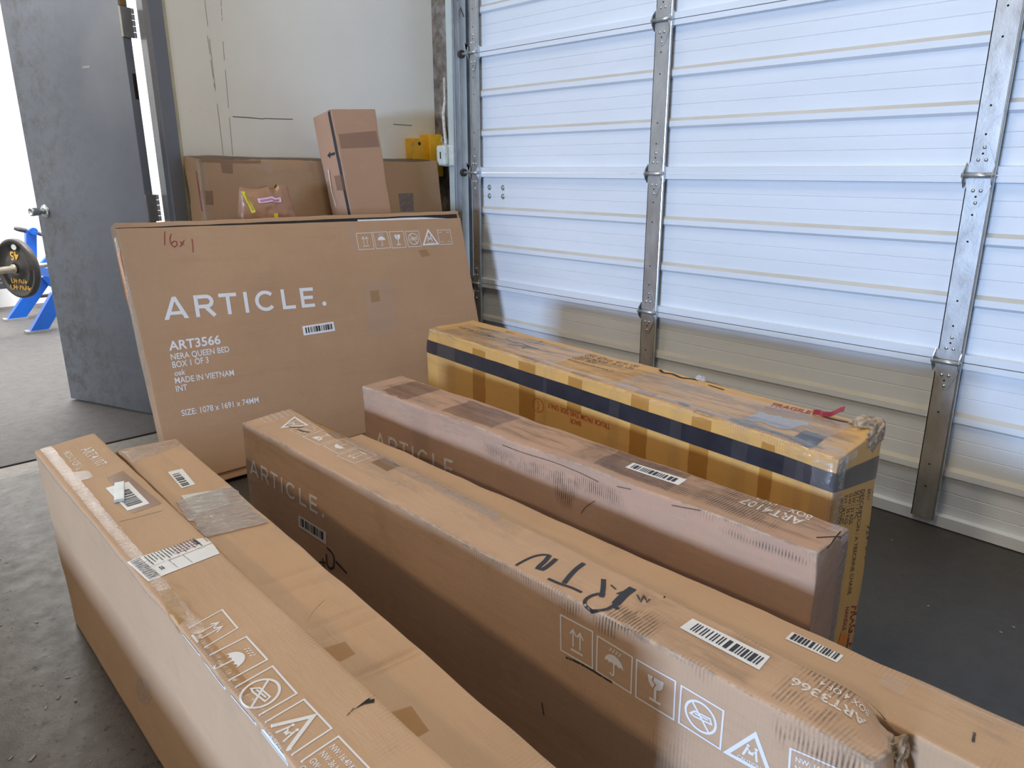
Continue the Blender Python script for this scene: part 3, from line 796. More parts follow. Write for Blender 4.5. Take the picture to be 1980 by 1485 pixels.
# the paint material reads the leaf's own axes, so the object is turned instead of the mesh
leaf.matrix_basis = Matrix.Translation(Vector((1.187, 3.80, 0))-D1.location) @ Matrix(((dv.x, -nv.x, 0), (dv.y, -nv.y, 0), (0, 0, 1))).to_4x4()
T = lambda a, b, c: MX @ Vector((a, b, c))
kn = MB().lathe(T(0.755, 0, 1.038), -nv, [(0, .001), (0, .034), (.004, .034), (.010, .024), (.012, .016)], 24)
knob = kn.build('knob_rose', ZINC, D1, True)
MB().lathe(T(0.755, 0, 1.038), -nv, [(0.01, .0145), (.028, .0145), (.032, .019), (.070, .022), (.078, .021), (.080, .016), (.076, .013), (.074, .001)], 24).build('knob', ZINC, knob, True)
MB().box((0.25, -0.0008, 1.70), (0.30, 0.0005, 1.708), MX).build('paint_scratch', plain('pale_scratch', (0.45, 0.46, 0.48), 0.5), D1)
lt = MB().box((-0.0012, 0.022, 1.555), (0.0, 0.040, 1.665), MX); lt.build('edge_mortise', BLACK, D1)
for z in (1.815, 1.005, 0.2):
    H = MB().add([T(-.001, -.004, z), T(-.001, -.004, z+.125), Vector((1.236, 3.822, z+.125)), Vector((1.236, 3.822, z))], [(0, 1, 2, 3)])
    hp = MB().prism([T(0.002, -.003, z), T(-.006, 0.0, z), Vector((1.240, 3.815, z)), Vector((1.240, 3.822, z))], (0, 0, .125)).build('butt_hinge', GALV, D1)
    for k in range(5):
        MB().tube([(1.247, 3.822, z+.025*k+.001), (1.247, 3.822, z+.025*k+.024)], 0.0085, 10).build('hinge_knuckle', ZINC, hp)
    b = MB()
    for k in range(3): b.lathe(Vector((1.212, 3.8065, z+.025+.038*k)), (0.35, -0.93, 0), [(0, .006), (.001, .004), (.0012, .0001)], 8)
    b.build('hinge_screw', IRON, hp)
MB().box((-0.004, 0.004, 1.945), (0.0, 0.03, 2.0), MX).build('brass_plate', plain('old_brass', (0.45, 0.27, 0.08), 0.4, 0.5), D1)

# ------------------------------------------------------------------ the gym seen through the doorway
bench = empty('weight_bench', (1.2, 7.1, 0), 'blue steel weight machine frame with slanted legs beyond the open door', 'gym machine')
def beam(a, b, w, d, side=(1, 0, 0)):
    a, b = Vector(a), Vector(b); ax = (b-a).normalized(); s = Vector(side)-ax*Vector(side).dot(ax); s.normalize(); t = ax.cross(s)
    m = MB(); P = []
    for p in (a, b): P += [p+s*w/2+t*d/2, p-s*w/2+t*d/2, p-s*w/2-t*d/2, p+s*w/2-t*d/2]
    return m.add(P, [(0, 1, 2, 3), (4, 7, 6, 5), (0, 4, 5, 1), (1, 5, 6, 2), (2, 6, 7, 3), (3, 7, 4, 0)])
def pp(x, y, Y): return on_plane(x, y, (0, Y, 0), (0, 1, 0))
def leg(px0, px1, Y, wx, name='leg'):
    a, b = pp(*px0, Y), pp(*px1, Y); a.z = 0.02
    ex = Vector((wx/2, 0.0, 0)); ey = Vector((0, 0.075, 0))
    m = MB().add([a-ex, a+ex, b+ex, b-ex, a-ex+ey, a+ex+ey, b+ex+ey, b-ex+ey], [(0, 1, 2, 3), (4, 7, 6, 5), (0, 4, 5, 1), (1, 5, 6, 2), (2, 6, 7, 3), (3, 7, 4, 0)])
    o = m.build(name, BLUE, bench)
    MB().box((a.x-wx/2-.03, Y-.01, 0), (a.x+wx/2+.012, Y+.09, .02)).build('rubber_foot', GREYMAT, o)
leg((34, 617), (88, 537), 7.42, 0.135); leg((78, 643), (118, 566), 6.72, 0.125)
beam(pp(88, 545, 7.40), pp(125, 520, 7.40), .10, .06).build('top_rail', BLUE, bench)
beam(pp(60, 518, 7.30), pp(112, 527, 6.95), .07, .10, (0, 0, 1)).build('cross_beam', BLUE, bench)
beam(pp(60, 520, 7.25), pp(59, 447, 7.25), .075, .075).build('upright', BLUE, bench)
MB().lathe(pp(64, 447, 7.2), (0, -1, 0), [(-.03, .03), (.03, .03), (.03, .001)], 18).build('pivot_cap', BLUE, bench)
MB().tube([pp(50, 446, 7.25), pp(34, 442.5, 7.2), pp(27, 441, 7.2)], [.02, .02, .012], 12).build('handle_grip', GRIP, bench)
MB().tube([pp(68, 449, 7.25), pp(78, 452.5, 7.25), pp(92, 458, 7.3)], .016, 12).build('handle_grip', GRIP, bench)
beam(pp(84, 518, 7.9), pp(104, 495, 7.9), .09, .06).build('rear_brace', BLUE, bench)
pc = pp(36, 519, 6.7); pax = Vector((-0.916, -0.40, 0)).normalized()
plate = empty('weight_plate', pc, 'black iron weight plate marked 45 on a steel bar end', 'weight plate')
R = 0.226
pm = MB().lathe(pc, pax, [(-.02, .03), (-.02, R*.97), (-.012, R), (.018, R), (.026, R*.965), (.026, R*.885), (.012, R*.86), (.010, .075), (.024, .062), (.026, .032), (-.02, .03)], 48).build('plate_disc', IRON, plate, True)
pu = Vector((0, 0, 1)); pr_ = pu.cross(pax).normalized()
PF = lambda a, b, c=0.0: pc+pr_*a+pu*b+pax*(0.0115+c)
hb = MB()
def slot(a0, a1, r0, r1, n=8):
    o = [PF(r1*math.cos(math.radians(a0+(a1-a0)*i/n)), r1*math.sin(math.radians(a0+(a1-a0)*i/n)), .001) for i in range(n+1)]
    i_ = [PF(r0*math.cos(math.radians(a0+(a1-a0)*i/n)), r0*math.sin(math.radians(a0+(a1-a0)*i/n)), .001) for i in range(n, -1, -1)]
    return o+i_
for a0 in (90-24, 210-28, 330-28): 
    pts = slot(a0, a0+(48 if a0 == 66 else 56), R*.62, R*.82); MB().add(pts, [tuple(range(len(pts)))]).build('grip_hole', DARKHOLE, plate)
gm = MB().add([PF(.03*math.cos(i*PI/5)+.01, R*.72+.022*math.sin(i*PI/5), .002) for i in range(10)], [tuple(range(10))]); gm.build('lit_grip_hole', GYMWALL, plate)
def plate_text(txt, x0, x1, y, h, sgn=-1):
    vs, fs = text_shape(txt, 0.03)
    return mk('painted_number', [PF((x0+(x1-x0)*a)*sgn, y+sgn*h*b, .003) for a, b in vs], fs, GOLD, plate)
plate_text('45', -.048, .048, R*.56, .062)
for k, (yy, ww) in enumerate(((-R*.50, .085), (-R*.72, .11))):
    s = S2()
    for i in range(7):
        x = -1+2*i/6.5; s.line([(x, 0), (x+.1*((i*3) % 2), 1)], .09); s.line([(x, (i*2 % 3)/2), (x+.22, (i*5 % 4)/3)], .12)
    mk('worn_marking', [PF(a*ww, yy+b*.034, .003) for a, b in s.v], s.f, GOLD, plate)
MB().lathe(pc, pax, [(-.35, .014), (-.02, .0245), (.03, .0245), (.03, .036), (.045, .036), (.045, .026), (.62, .026), (.62, .001)], 24).build('bar_sleeve', STEELBAR, plate, True)
tag(MB().box(tuple(pp(-30, 562, 7.9)), tuple(pp(13, 546, 7.9)+Vector((0, .25, 0))), bev=.006).build('padded_block', PAD), 'dark padded block low behind the weight plate at the left edge', 'gym pad')
tag(MB().box(tuple(pp(-40, 546, 8.0)), tuple(pp(8, 522, 8.0)+Vector((0, .15, 0))), bev=.01).build('grey_case', GREYMAT), 'grey case behind the bar at the far left edge', 'case')
tag(MB().box(tuple(pp(68, 577, 7.95)), tuple(pp(130, 566, 7.95)+Vector((0, .06, 0)))).build('floor_beam', IRON), 'lower black steel beam behind the blue legs', 'beam')
tag(MB().box(tuple(pp(92, 552, 8.05)), tuple(pp(130, 542, 8.05)+Vector((0, .06, 0)))).build('floor_beam', IRON), 'upper black steel beam behind the blue legs', 'beam')
tag(MB().box(tuple(pp(64, 519, 8.15)), tuple(pp(135, 505, 8.15)+Vector((0, .06, 0)))).build('wall_rail', GREYMAT), 'grey rail along the white gym wall behind the blue frame', 'rail')

# ------------------------------------------------------------------ fittings by the overhead door
g = empty('wall_guard', (2.71, 3.66, 1.2), 'yellow steel guard bracket on the wall beside the overhead door', 'bracket')
MB().box((2.625, 3.63, 1.20), (2.735, 3.6995, 1.415), bev=.005).build('guard_plate', YELLOWP, g)
MB().box((2.728, 3.60, 1.20), (2.822, 3.6995, 1.438), bev=.005).build('guard_plate', YELLOWP, g)
MB().lathe((2.675, 3.6297, 1.385), (0, -1, 0), [(0, .010), (.0005, .0001)], 12).build('bolt_hole', DARKHOLE, g)
b_ = empty('sensor_box', (2.78, 3.49, 1.25), 'dirty white plastic sensor box on the door jamb', 'sensor')
MB().box((2.738, 3.478, 1.262), (2.772, 3.560, 1.375), bev=.012).build('sensor_cover', PLASTIC, b_)
MB().box((2.772, 3.445, 1.258), (2.7995, 3.555, 1.378), bev=.010).build('sensor_housing', PLASTIC, b_)
MB().box((2.737, 3.512, 1.30), (2.7385, 3.522, 1.338)).build('sensor_slot', DARKHOLE, b_)
cb = MB().tube([(2.845, 3.60, 1.75), (2.84, 3.59, 1.62), (2.83, 3.595, 1.55), (2.825, 3.585, 1.47), (2.80, 3.545, 1.40), (2.79, 3.53, 1.375)], [.008, .009, .012, .009, .010, .008], 8).build('sensor_cable', CABLEP, None, True)
tag(cb, 'peeling pale cable running down to the sensor box', 'cable')
sc = MB()
rr = random.Random(5)
cols = [[(2.815+rr.uniform(-.004, .004), 3.585+.032*i+rr.uniform(-.006, .006), 1.29+.015*j) for i in range(2)] for j in range(10)]
for j in range(9): sc.add([cols[j][0], cols[j][1], cols[j+1][1], cols[j+1][0]], [(0, 1, 2, 3)])
so = sc.build('tape_scrap', plain('grey_crumpled_tape', (0.42, 0.40, 0.40), 0.4, var=.5, scale=70, bmp=.5))
so.modifiers.new('thick', 'SOLIDIFY').thickness = 0.004
tag(so, 'crumpled grey tape scrap hanging beside the yellow guard bracket', 'tape')
#==BOXES==
# ------------------------------------------------------------------ the cartons
def top4(ff, fb, nf, nb, z): return [Vector((*p, z if not isinstance(z, (list, tuple)) else z[i])) for i, p in enumerate((ff, fb, nf, nb))]

# --- large flat carton leaning on the others, facing the room
u_ = Vector((0, math.sin(math.radians(14)), math.cos(math.radians(14)))); n_ = Vector((0, math.cos(math.radians(14)), -math.sin(math.radians(14))))
BL, BR = Vector((.842, 2.832, .019)), Vector((2.512, 2.832, .019)); TH = n_*.066
FB = Carton([BL+u_*1.064, BL+u_*1.064+TH, BR+u_*1.046, BR+u_*1.046+TH], 0, CB_ARTICLE,
            'large flat carton printed in white with NERA QUEEN BED, leaning upright facing the room', 'box',
            bottom=[BL, BL+TH, BR, BR+TH], amp=.003, edge=.003, seed=3, cell=.04, wear=.8)
fo = -n_*.009
PL = [BL+u_*.036+fo, BR+u_*.036+fo]; PT = [BL+u_*1.042+fo, BR+u_*1.006+fo+Vector((-.004, 0, 0))]; th = n_*.007
FP = Carton([PT[0], PT[0]+th, PT[1], PT[1]+th], 0, CB_ARTICLE, bottom=[PL[0], PL[0]+th, PL[1], PL[1]+th], parent=FB.root, bodyname='front_panel', amp=.0015, edge=.0012, seed=4, r=.0015, cell=.04, wear=.7)
FP.put('front', wordmark(.17), (318, 619), (632, 591), (311, 575.5), WHITE_INK)
for t, o, x, y, b in (('ART3566', (327, 678), (427, 664.5), (324.5, 661), .024), ('NERA QUEEN BED', (331, 696), (444, 680), (329, 685), .016), ('BOX 1 OF 3', (334, 711.5), (404, 701), (332, 700), .016),
                      ('oak', (338, 727), (359, 723.5), (336.5, 717), .016), ('MADE IN VIETNAM', (339, 742), (453, 725.5), (337, 731), .016), ('INT', (341, 757.5), (363, 754), (339, 746.5), .016),
                      ('SIZE: 1078 x 1691 x 74MM', (352, 804.5), (501, 778), (350, 793.5), .016)):
    FP.put('front', text_shape(t, b), o, x, y, WHITE_INK)
FP.barcode('front', [(584, 631), (644.5, 621.8), (648, 639.5), (587, 649)], .08, .92, .22, .82, 5)
A6 = lambda *p: cx(450, 375, *p)
for k, q in (('arrows', ((965, 427), (1083, 420), (945, 302))), ('umbrella', ((1100, 420), (1208, 412), (1072, 295))), ('glass', ((1222, 415), (1328, 408), (1198, 290))), ('nocutter', ((1345, 405), (1445, 400), (1320, 287))),
             ('caution_free', ((1455, 400), (1580, 392), (1430, 270))), ('blank', ((1585, 387), (1682, 383), (1565, 277)))):
    FP.put('front', sym(k, .03), *A6(*q), WHITE_INK, 'printed_symbol')
FP.stroke('front', [[(318, 447), (318, 474)], [(331, 452), (328, 462), (331, 473), (337, 478), (342, 474), (341, 467), (336, 466), (331, 471)], [(348, 467), (356, 475)], [(356, 465), (348, 477)], [(371, 462), (372.5, 475), (373, 488)]], .0035, RED_WORN)
FP.quad('front', [(668, 428), (684, 428), (690, 480), (676, 480)], CLEAR_TAPE, 'packing_tape')
FP.quad('front', [(706, 545), (760, 542), (768, 640), (712, 648)], CLEAR_TAPE, 'packing_tape')
FP.quad('front', [(715, 563), (732, 561), (735, 582), (718, 585)], AMBER_TAPE, 'packing_tape')
FP.quad('front', [(808, 484), (824, 482), (832, 494), (816, 497)], AMBER_TAPE, 'packing_tape')
FB.quad('top', [(508, 432), (542, 430), (562, 424), (524, 423)], PAPER, 'paper_label')
FB.quad('top', [(636, 421), (690, 420), (684, 417), (632, 418)], PAPER, 'paper_label')
FB.quaduv('front', [(.0, .019), (1.655, .018), (1.655, .044), (.0, .028)], BLACK, 'painted_seam_dark', .0012)  # black strip painted over the card for the dark inside the gap
FB.quaduv('front', [(1.05, .026), (1.42, .027), (1.60, .040), (1.05, .036)], FOAM, 'white_foam', .002)
SHG = FB.quaduv('front', [(-.04, .05), (.002, .05), (.002, .62), (-.04, .60)], SHINY_TAPE, 'packing_tape', .0016, rag=.003)
FB.quaduv('far', [(.006, .10), (.05, .11), (.055, .30), (.02, .27)], ORANGE, 'orange_label', .0012, rag=.004)
FP.quaduv('front', [(.28*1.0, .30), (.2805, .30), (.2805, .31), (.28, .31)], CLEAR_TAPE, 'tape_fleck')

# --- carton hidden behind it, its right edge showing
Carton([Vector((1.02, 3.155, 1.00)), Vector((1.02, 3.26, .98)), Vector((2.575, 3.15, 1.005)), Vector((2.575, 3.255, .985))], 0, CB_BACK,
       'flat brown carton standing right behind the large NERA QUEEN BED carton, crumpled right edge', 'box',
       bottom=[Vector((1.02, 2.915, .024)), Vector((1.02, 3.02, 0.0)), Vector((2.60, 2.915, .024)), Vector((2.60, 3.02, 0.0))], amp=.006, edge=.011, seed=9, cell=.035, wear=1)

# --- big box against the wall
BK = Carton([Vector((1.355, 3.53, 1.293)), Vector((1.335, 3.672, 1.308)), Vector((2.725, 3.53, 1.285)), Vector((2.725, 3.672, 1.300))], 0, CB_BACK,
            'big plain brown carton leaning on the cream wall behind all the others', 'box',
            bottom=[Vector((1.335, 3.40, .012)), Vector((1.335, 3.54, 0)), Vector((2.735, 3.40, .012)), Vector((2.735, 3.54, 0))], amp=.006, edge=.006, seed=11, cell=.04)
for q in ([(383, 306), (505, 310), (503, 316), (384, 314)], [(426, 315), (449, 316), (451, 336), (430, 334)], [(398, 369), (412, 369), (414, 397), (400, 397)]):
    BK.quad('front', q, BROWN_TAPE, 'packing_tape')
for q in ([(510, 306), (530, 307), (524, 334), (510, 333)], [(585, 306), (606, 307), (606, 334), (588, 333)]): BK.quad('front', q, CLEAR_TAPE, 'packing_tape')
BK.quad('front', [(770, 374), (798, 373), (799, 408), (774, 409)], plain('grey_printed_label', (0.20, 0.15, 0.125), .6, var=.3, scale=60), 'grey_label')
BK.quaduv('front', [(-.03, .0), (.035, .0), (.04, .45), (-.035, .45)], SHINY_TAPE, 'packing_tape', .0018, rag=.006)
BK.quaduv('far', [(.028, .06), (.042, .06), (.042, .24), (.028, .24)], RED_WORN, 'red_print', .001)
BK.quaduv('top', [(.0, .0), (1.35, .0), (1.35, .12), (.0, .12)], plain('dark_brown_tape', (.12, .075, .045), .5), 'packing_tape', .0012)  # dark brown strip over the whole top

# --- narrow carton leaning in front of it
nz = [on_plane(*q, (0, Y, 0), (0, 1, 0)) for q, Y in (((640, 211), 3.40), ((726, 210), 3.40), ((680, 415), 3.31), ((757, 412), 3.31))]
sl_ = (nz[0]-nz[2]).normalized(); sr_ = (nz[1]-nz[3]).normalized()
fl = nz[0]-sl_*((nz[0].z-.02)/sl_.z); frr = nz[1]-sr_*((nz[1].z-.02)/sr_.z)
dk_ = Vector((-.05, .10, -.036))
NC = Carton([nz[0], nz[0]+dk_, nz[1], nz[1]+dk_], 0, CB_NARROW,
            'tall narrow carton leaning against the wall carton, black stripe and arrow down its side', 'box',
            bottom=[fl+Vector((0, 0, .02)), fl+dk_+Vector((0, 0, .02)), frr+Vector((0, 0, .02)), frr+dk_+Vector((0, 0, .02))], amp=.003, edge=.0025, seed=15, cell=.035, r=.005, wear=.7)
NC.quaduv('far', [(.006, .0), (.022, .0), (.022, 1.3), (.006, 1.3)], BLACK_INK, 'black_stripe')
NC.quad('front', [(648, 260), (734, 252), (738, 284), (654, 288)], SOFT_TAPE, 'packing_tape')
NC.quad('far', [(646, 340), (662, 338), (668, 368), (652, 368)], SOFT_TAPE, 'packing_tape')
ar = S2(); ar.poly([(0, .5), (.42, 1), (.38, .68)]); ar.poly([(0, .5), (.38, .32), (.40, 0)]); ar.poly([(.0, .5), (.38, .68), (.38, .32)]); ar.poly([(.3, .68), (1, .72), (1, .34), (.3, .32)])
NC.put('far', ar.shape(), (633.5, 308), (648.5, 304), (633, 294), BLACK_INK, 'printed_arrow')
MB().tube([on_plane(634.5, 328, nz[0]+Vector((-.07, .06, 0)), (.75, .66, 0)), on_plane(641, 370, nz[0]+Vector((-.07, .06, 0)), (.75, .66, 0)), on_plane(652, 408, nz[0]+Vector((-.06, .05, 0)), (.75, .66, 0))], .0022, 6).build('string', FOAM, NC.root)

# --- brown mailer on top, between the cartons
ml = empty('poly_mailer', (1.57, 3.3, 1.0), 'crumpled brown mailer bag with yellow and pink stickers, tucked behind the large carton', 'bag')
c0 = [on_plane(*q, (0, 3.30, 0), (0, 1, 0.15)) for q in ((462, 430), (580, 430), (570, 372), (466, 362))]
outl = [(458, 400), (464, 366), (474, 361), (500, 360), (528, 364), (545, 361), (556, 362), (560, 378), (572, 400), (580, 432), (470, 432)]
nx_, ny_ = 26, 16; vs = []; fs = []
def mail_pt(i, j, sgn, off=0.0):
    t, w = i/nx_, j/ny_
    x0 = 457+6*(1-w)**2+4*w; x1 = 556+26*(w)**1.3; yy0 = 361+4*math.sin(t*6)+ (6 if t > .6 and t < .75 else 0); y1 = 436
    px = x0+(x1-x0)*t; py = yy0+(y1-yy0)*w
    P = on_plane(px, py, (0, 3.30, 1.1), (0, 1, .12))
    b = (max(0, math.sin(PI*t))**.45)*(max(0, math.sin(PI*min(w, .7)/.72*.5+.02))**.5)
    cr_ = .010*noise.noise(Vector((t*7, w*5, 3)))+.006*noise.noise(Vector((t*17, w*11, 7)))
    return P+Vector((0, -sgn, 0))*(.055*b+cr_*b+off)
for sgn in (1, -1):
    k = len(vs)
    for i in range(nx_+1):
        for j in range(ny_+1): vs.append(mail_pt(i, j, sgn))
    for i in range(nx_):
        for j in range(ny_): fs.append((k+i*(ny_+1)+j, k+(i+1)*(ny_+1)+j, k+(i+1)*(ny_+1)+j+1, k+i*(ny_+1)+j+1))
fix(mk('mailer_bag', vs, fs, MAILER, ml, True))
def mail_patch(quad4, mat, name, off=.0015, parent=None, n=8):
    v = []; f = []
    for i in range(n+1):
        for j in range(n+1):
            t, w = i/n, j/n
            px = (quad4[0][0]*(1-t)+quad4[1][0]*t)*(1-w)+(quad4[3][0]*(1-t)+quad4[2][0]*t)*w
            py = (quad4[0][1]*(1-t)+quad4[1][1]*t)*(1-w)+(quad4[3][1]*(1-t)+quad4[2][1]*t)*w
            w_ = (py-363)/(436-363); x0 = 457+6*(1-w_)**2+4*w_; x1 = 556+26*max(0, w_)**1.3
            v.append(mail_pt((px-x0)/(x1-x0)*nx_, w_*ny_, 1, off))
    for i in range(n):
        for j in range(n): f.append((i*(n+1)+j, (i+1)*(n+1)+j, (i+1)*(n+1)+j+1, i*(n+1)+j+1))
    return mk(name, v, f, mat, parent or ml, True, origin=base_of(ml))
ys = mail_patch([(464, 371), (470, 370), (485, 408), (479, 411)], YLABEL, 'yellow_sticker'); mail_patch([(468.5, 374), (471, 373.5), (482, 405), (479.5, 406)], DARKYEL, 'sticker_print', .0025, ys)
ps = mail_patch([(490, 382), (535, 381), (535, 390), (491, 391)], PLABEL, 'pink_sticker', .004); mail_patch([(494, 385), (531, 384), (531, 387.5), (494, 388.5)], PINKINK, 'sticker_print', .0055, ps)
mail_patch([(517, 413), (526, 412), (528, 428), (520, 428)], YLABEL, 'yellow_sticker')

# --- yellow carton with the black tape band
YB_ = Carton(top4((1.712, 2.326), (1.95, 2.312), (1.543, .600), (1.820, .606), .64), 0, CB_YELLOW,
             'long yellowish carton wrapped in clear tape with a black tape band, nearest the overhead door', 'box',
             amp=.004, edge=.0035, seed=21, cell=.03, wear=1.1,
             dents=[((1.72, .24, .64), .05, (0, 0, .018)), ((1.70, .0, .64), .06, (0, .008, -.008)), ((0, .0, .64), .05, (.01, .01, -.006))])
YW, YL = YB_.W, YB_.L
bq = [YB_.uv('front', *q) for q in ((823.5, 655), (1609, 911.5), (1606, 951), (824, 680))]
bn = [YB_.uv('near', *q) for q in ((1611, 911.5), (1706, 881), (1700.5, 922), (1608, 951))]
YB_.quaduv('front', [(0, bq[0][1]), (YL, bq[1][1]), (YL, bq[2][1]), (0, bq[3][1])], BLACK_TAPE, 'black_tape_band', .0012)
YB_.quaduv('near', [(0, bq[1][1]), (YW, bn[1][1]), (YW, bn[2][1]), (0, bq[2][1])], BLACK_TAPE, 'black_tape_band', .0012)
for x0, x1, y_, m_, t0, t1 in ((846, 880, 650, CLEAR_TAPE, -.05, .4), (914, 938, 665, AMBER_TAPE, .02, .28), (1004, 1036, 695, AMBER_TAPE, -.02, .26), (1052, 1058, 705, CLEAR_TAPE, -.04, .4), (1098, 1126, 715, AMBER_TAPE, -.03, .12), (1180, 1200, 740, CLEAR_TAPE, -.05, .4), (1222, 1256, 755, AMBER_TAPE, -.04, .35),
                         (1300, 1322, 785, CLEAR_TAPE, -.05, .4), (1338, 1376, 795, AMBER_TAPE, -.02, .40), (1420, 1450, 820, CLEAR_TAPE, -.04, .4), (1474, 1500, 840, AMBER_TAPE, .02, .42), (1545, 1560, 860, CLEAR_TAPE, -.05, .4)):
    a_, b_2 = YB_.uv('front', x0, y_)[0], YB_.uv('front', x1, y_+8)[0]
    YB_.quaduv('front', [(a_, t0), (b_2, t0), (b_2, t1), (a_, t1)], m_, 'packing_tape', .0009 if m_ is AMBER_TAPE else .0019, rag=.0015)
YB_.quaduv('front', [(YL-.13, -.1), (YL+.05, -.1), (YL+.05, .5), (YL-.12, .5)], CLEAR_TAPE, 'packing_tape', .0022, rag=.003)
YB_.quaduv('front', [(YL-.06, -.05), (YL+.04, -.05), (YL+.04, .45), (YL-.045, .45)], SHINY_TAPE, 'packing_tape', .0026, rag=.004)
YB_.quaduv('top', [(0, -.012), (YL*.97, -.012), (YL*.97, .035), (0, .03)], SHINY_TAPE, 'packing_tape', .002, rag=.004)
for a, b, v0, v1 in ((.05, .62, .02, .2), (.62, .74, .0, .23), (1.02, 1.30, .01, .20), (1.30, 1.66, .0, .21)):
    YB_.quaduv('top', [(a, v0), (b, v0+.01), (b, v1), (a, v1-.01)], CLEAR_TAPE, 'packing_tape', .0016, rag=.004)
B11 = lambda *p: cx(920, 740, *p)
for t, q in (('TRUCK FROM THIS SIDE ONLY', ((1030, 318), (552, 150), (1030, 358))), ('BACK', ((805, 298), (722, 270), (804, 334)))):
    YB_.put('front', text_shape(t, .006), *B11(*q), RED_INK)
ri = S2(); ri.ring((.5, .5), .48, .04, 32); ri.line([(.5, .75), (.5, .3)], .03); ri.ring((.5, .24), .08, .03, 14); ri.line([(.42, .62), (.40, .40)], .02); ri.line([(.36, .78), (.64, .78)], .03)
YB_.put('front', ri.shape(), *B11((522, 238), (436, 212), (522, 132)), RED_INK, 'printed_symbol')
B10 = lambda *p: cx(1060, 640, *p, k=1980/380)
for t, q in (('PRODUCTION DATE:10.06.GY', ((182, 292), (660, 418), (200, 283))), ('CUFT: 28.52', ((232, 278), (470, 330), (255, 262))), ('N.W: 36 KGS  79.50  LBS', ((305, 265), (850, 392), (330, 252))), ('G.W: 40 KGS  89.30  LBS', ((360, 252), (900, 370), (385, 240))), ('QTY: 1 PC', ((405, 244), (595, 285), (420, 234)))):
    YB_.put('top', text_shape(t, .004), *B10(*q), BLACK_WORN)
B3 = lambda *p: cx(820, 600, *p, k=1980/280)
for t, q in (('FOR THE CUSTOMER', ((470, 240), (960, 385), (490, 215))), ('DESCRIPTION', ((730, 240), (1010, 310), (745, 222))), ('SKU:', ((1110, 300), (1240, 325), (1120, 285)))):
    YB_.put('top', text_shape(t, .004), *B3(*q), BLACK_WORN)
YB_.stroke('top', [B3((1110, 395), (1200, 430), (1310, 452)), B3((1210, 450), (1330, 455), (1440, 500), (1580, 535)), B3((1150, 460), (1250, 480), (1420, 492)), B3((1430, 485), (1340, 530)), B3((1330, 510), (1480, 515)), B3((1580, 535), (1480, 525))], .006, BLACK_INK)
YB_.stroke('top', [B3((1420, 440), (1540, 450), (1640, 480)), B3((1510, 460), (1620, 420))], .004, BLACK_WORN)
tear = [(1276, 716), (1283, 722), (1300, 724), (1318, 731), (1336, 732), (1350, 735)]
YB_.stroke('top', [tear], .010, BLACK, 'tear')
YB_.stroke('top', [[(1366, 737), (1411, 748)], [(1370, 744), (1400, 753)]], .006, BLACK, 'tear')
YB_.stroke('top', [[(1590, 805), (1610, 811), (1640, 818)]], .008, BLACK, 'tear')
Y1 = lambda *p: cx(1440, 740, *p, k=1980/280)
YB_.put('top', text_shape('FRAGILE', .03), *Y1((350, 318), (890, 430), (400, 275)), RED_WORN)
YB_.put('top', text_shape('HANDLE WITH CARE', .02), *Y1((265, 352), (860, 468), (290, 330)), RED_WORN)
YB_.quad('top', Y1((160, 390), (880, 560), (640, 660), (0, 500)), GREYPAPER, 'torn_paper_label', .001, rag=.01).data.materials[0] = tape('torn_label_film', (.55, .50, .44), .55, .25, .4)
# a torn red strip and a lifted crumpled corner, both still attached
cur = [YB_.surf('top', *YB_.uv('top', *q), .004) for q in Y1((920, 440), (1000, 440), (1060, 470), (1150, 470))]+[on_plane(*q, (YB_.surf('top', 1.45, .21)), (1, 0, 0)) for q in Y1((1210, 430), (1290, 390), (1350, 378))]
rb = MB()
for i in range(len(cur)-1):
    w = Vector((.0, 0, .009)); a, b = cur[i], cur[i+1]
    rb.add([a+w+Vector((.006, 0, 0)), b+w+Vector((.006, 0, 0)), b-w*.3, a-w*.3], [(0, 1, 2, 3)])
o = rb.build('torn_red_strip', ink('dark_red_tape', (.28, .03, .04), 0, .4), YB_.root); o.modifiers.new('t', 'SOLIDIFY').thickness = .0015
def crumple(P0, ax, ay, az, n, amp, seed, mat, name, parent):
    P0, ax, ay, az = map(Vector, (P0, ax, ay, az)); bm = bmesh.new(); bmesh.ops.create_icosphere(bm, subdivisions=3, radius=1)
    S = Vector((seed*3.1, seed, 1)); vs = []
    for v in bm.verts:
        k = 1+amp*noise.noise(v.co*n+S)+.5*amp*noise.noise(v.co*n*2.7+S)
        vs.append(P0+(ax*v.co.x+ay*v.co.y+az*v.co.z)*k)
    bm.verts.index_update(); fs = [tuple(v.index for v in f.verts) for f in bm.faces]; bm.free()
    return fix(mk(name, vs, fs, mat, parent, False, origin=base_of(parent)))
crumple(YB_.surf('top', YL-.03, YW-.035), (.03, 0, 0), (0, .034, 0), (0, 0, .016), 2.2, .6, 4, TORN, 'torn_flap', YB_.root)
crumple(YB_.surf('near', YW-.05, .02), (.05, 0, 0), (0, .008, 0), (0, 0, .03), 2.5, .6, 6, TORN, 'torn_flap', YB_.root)
crumple(YB_.surf('top', *YB_.uv('top', 1358, 733)), (.012, 0, 0), (0, .02, 0), (0, 0, .014), 2.0, .5, 8, plain('grey_tape_curl', (.45, .42, .40), .3, var=.3), 'tape_curl', YB_.root)
E2 = lambda *p: cx(1580, 860, *p, k=1485/410)
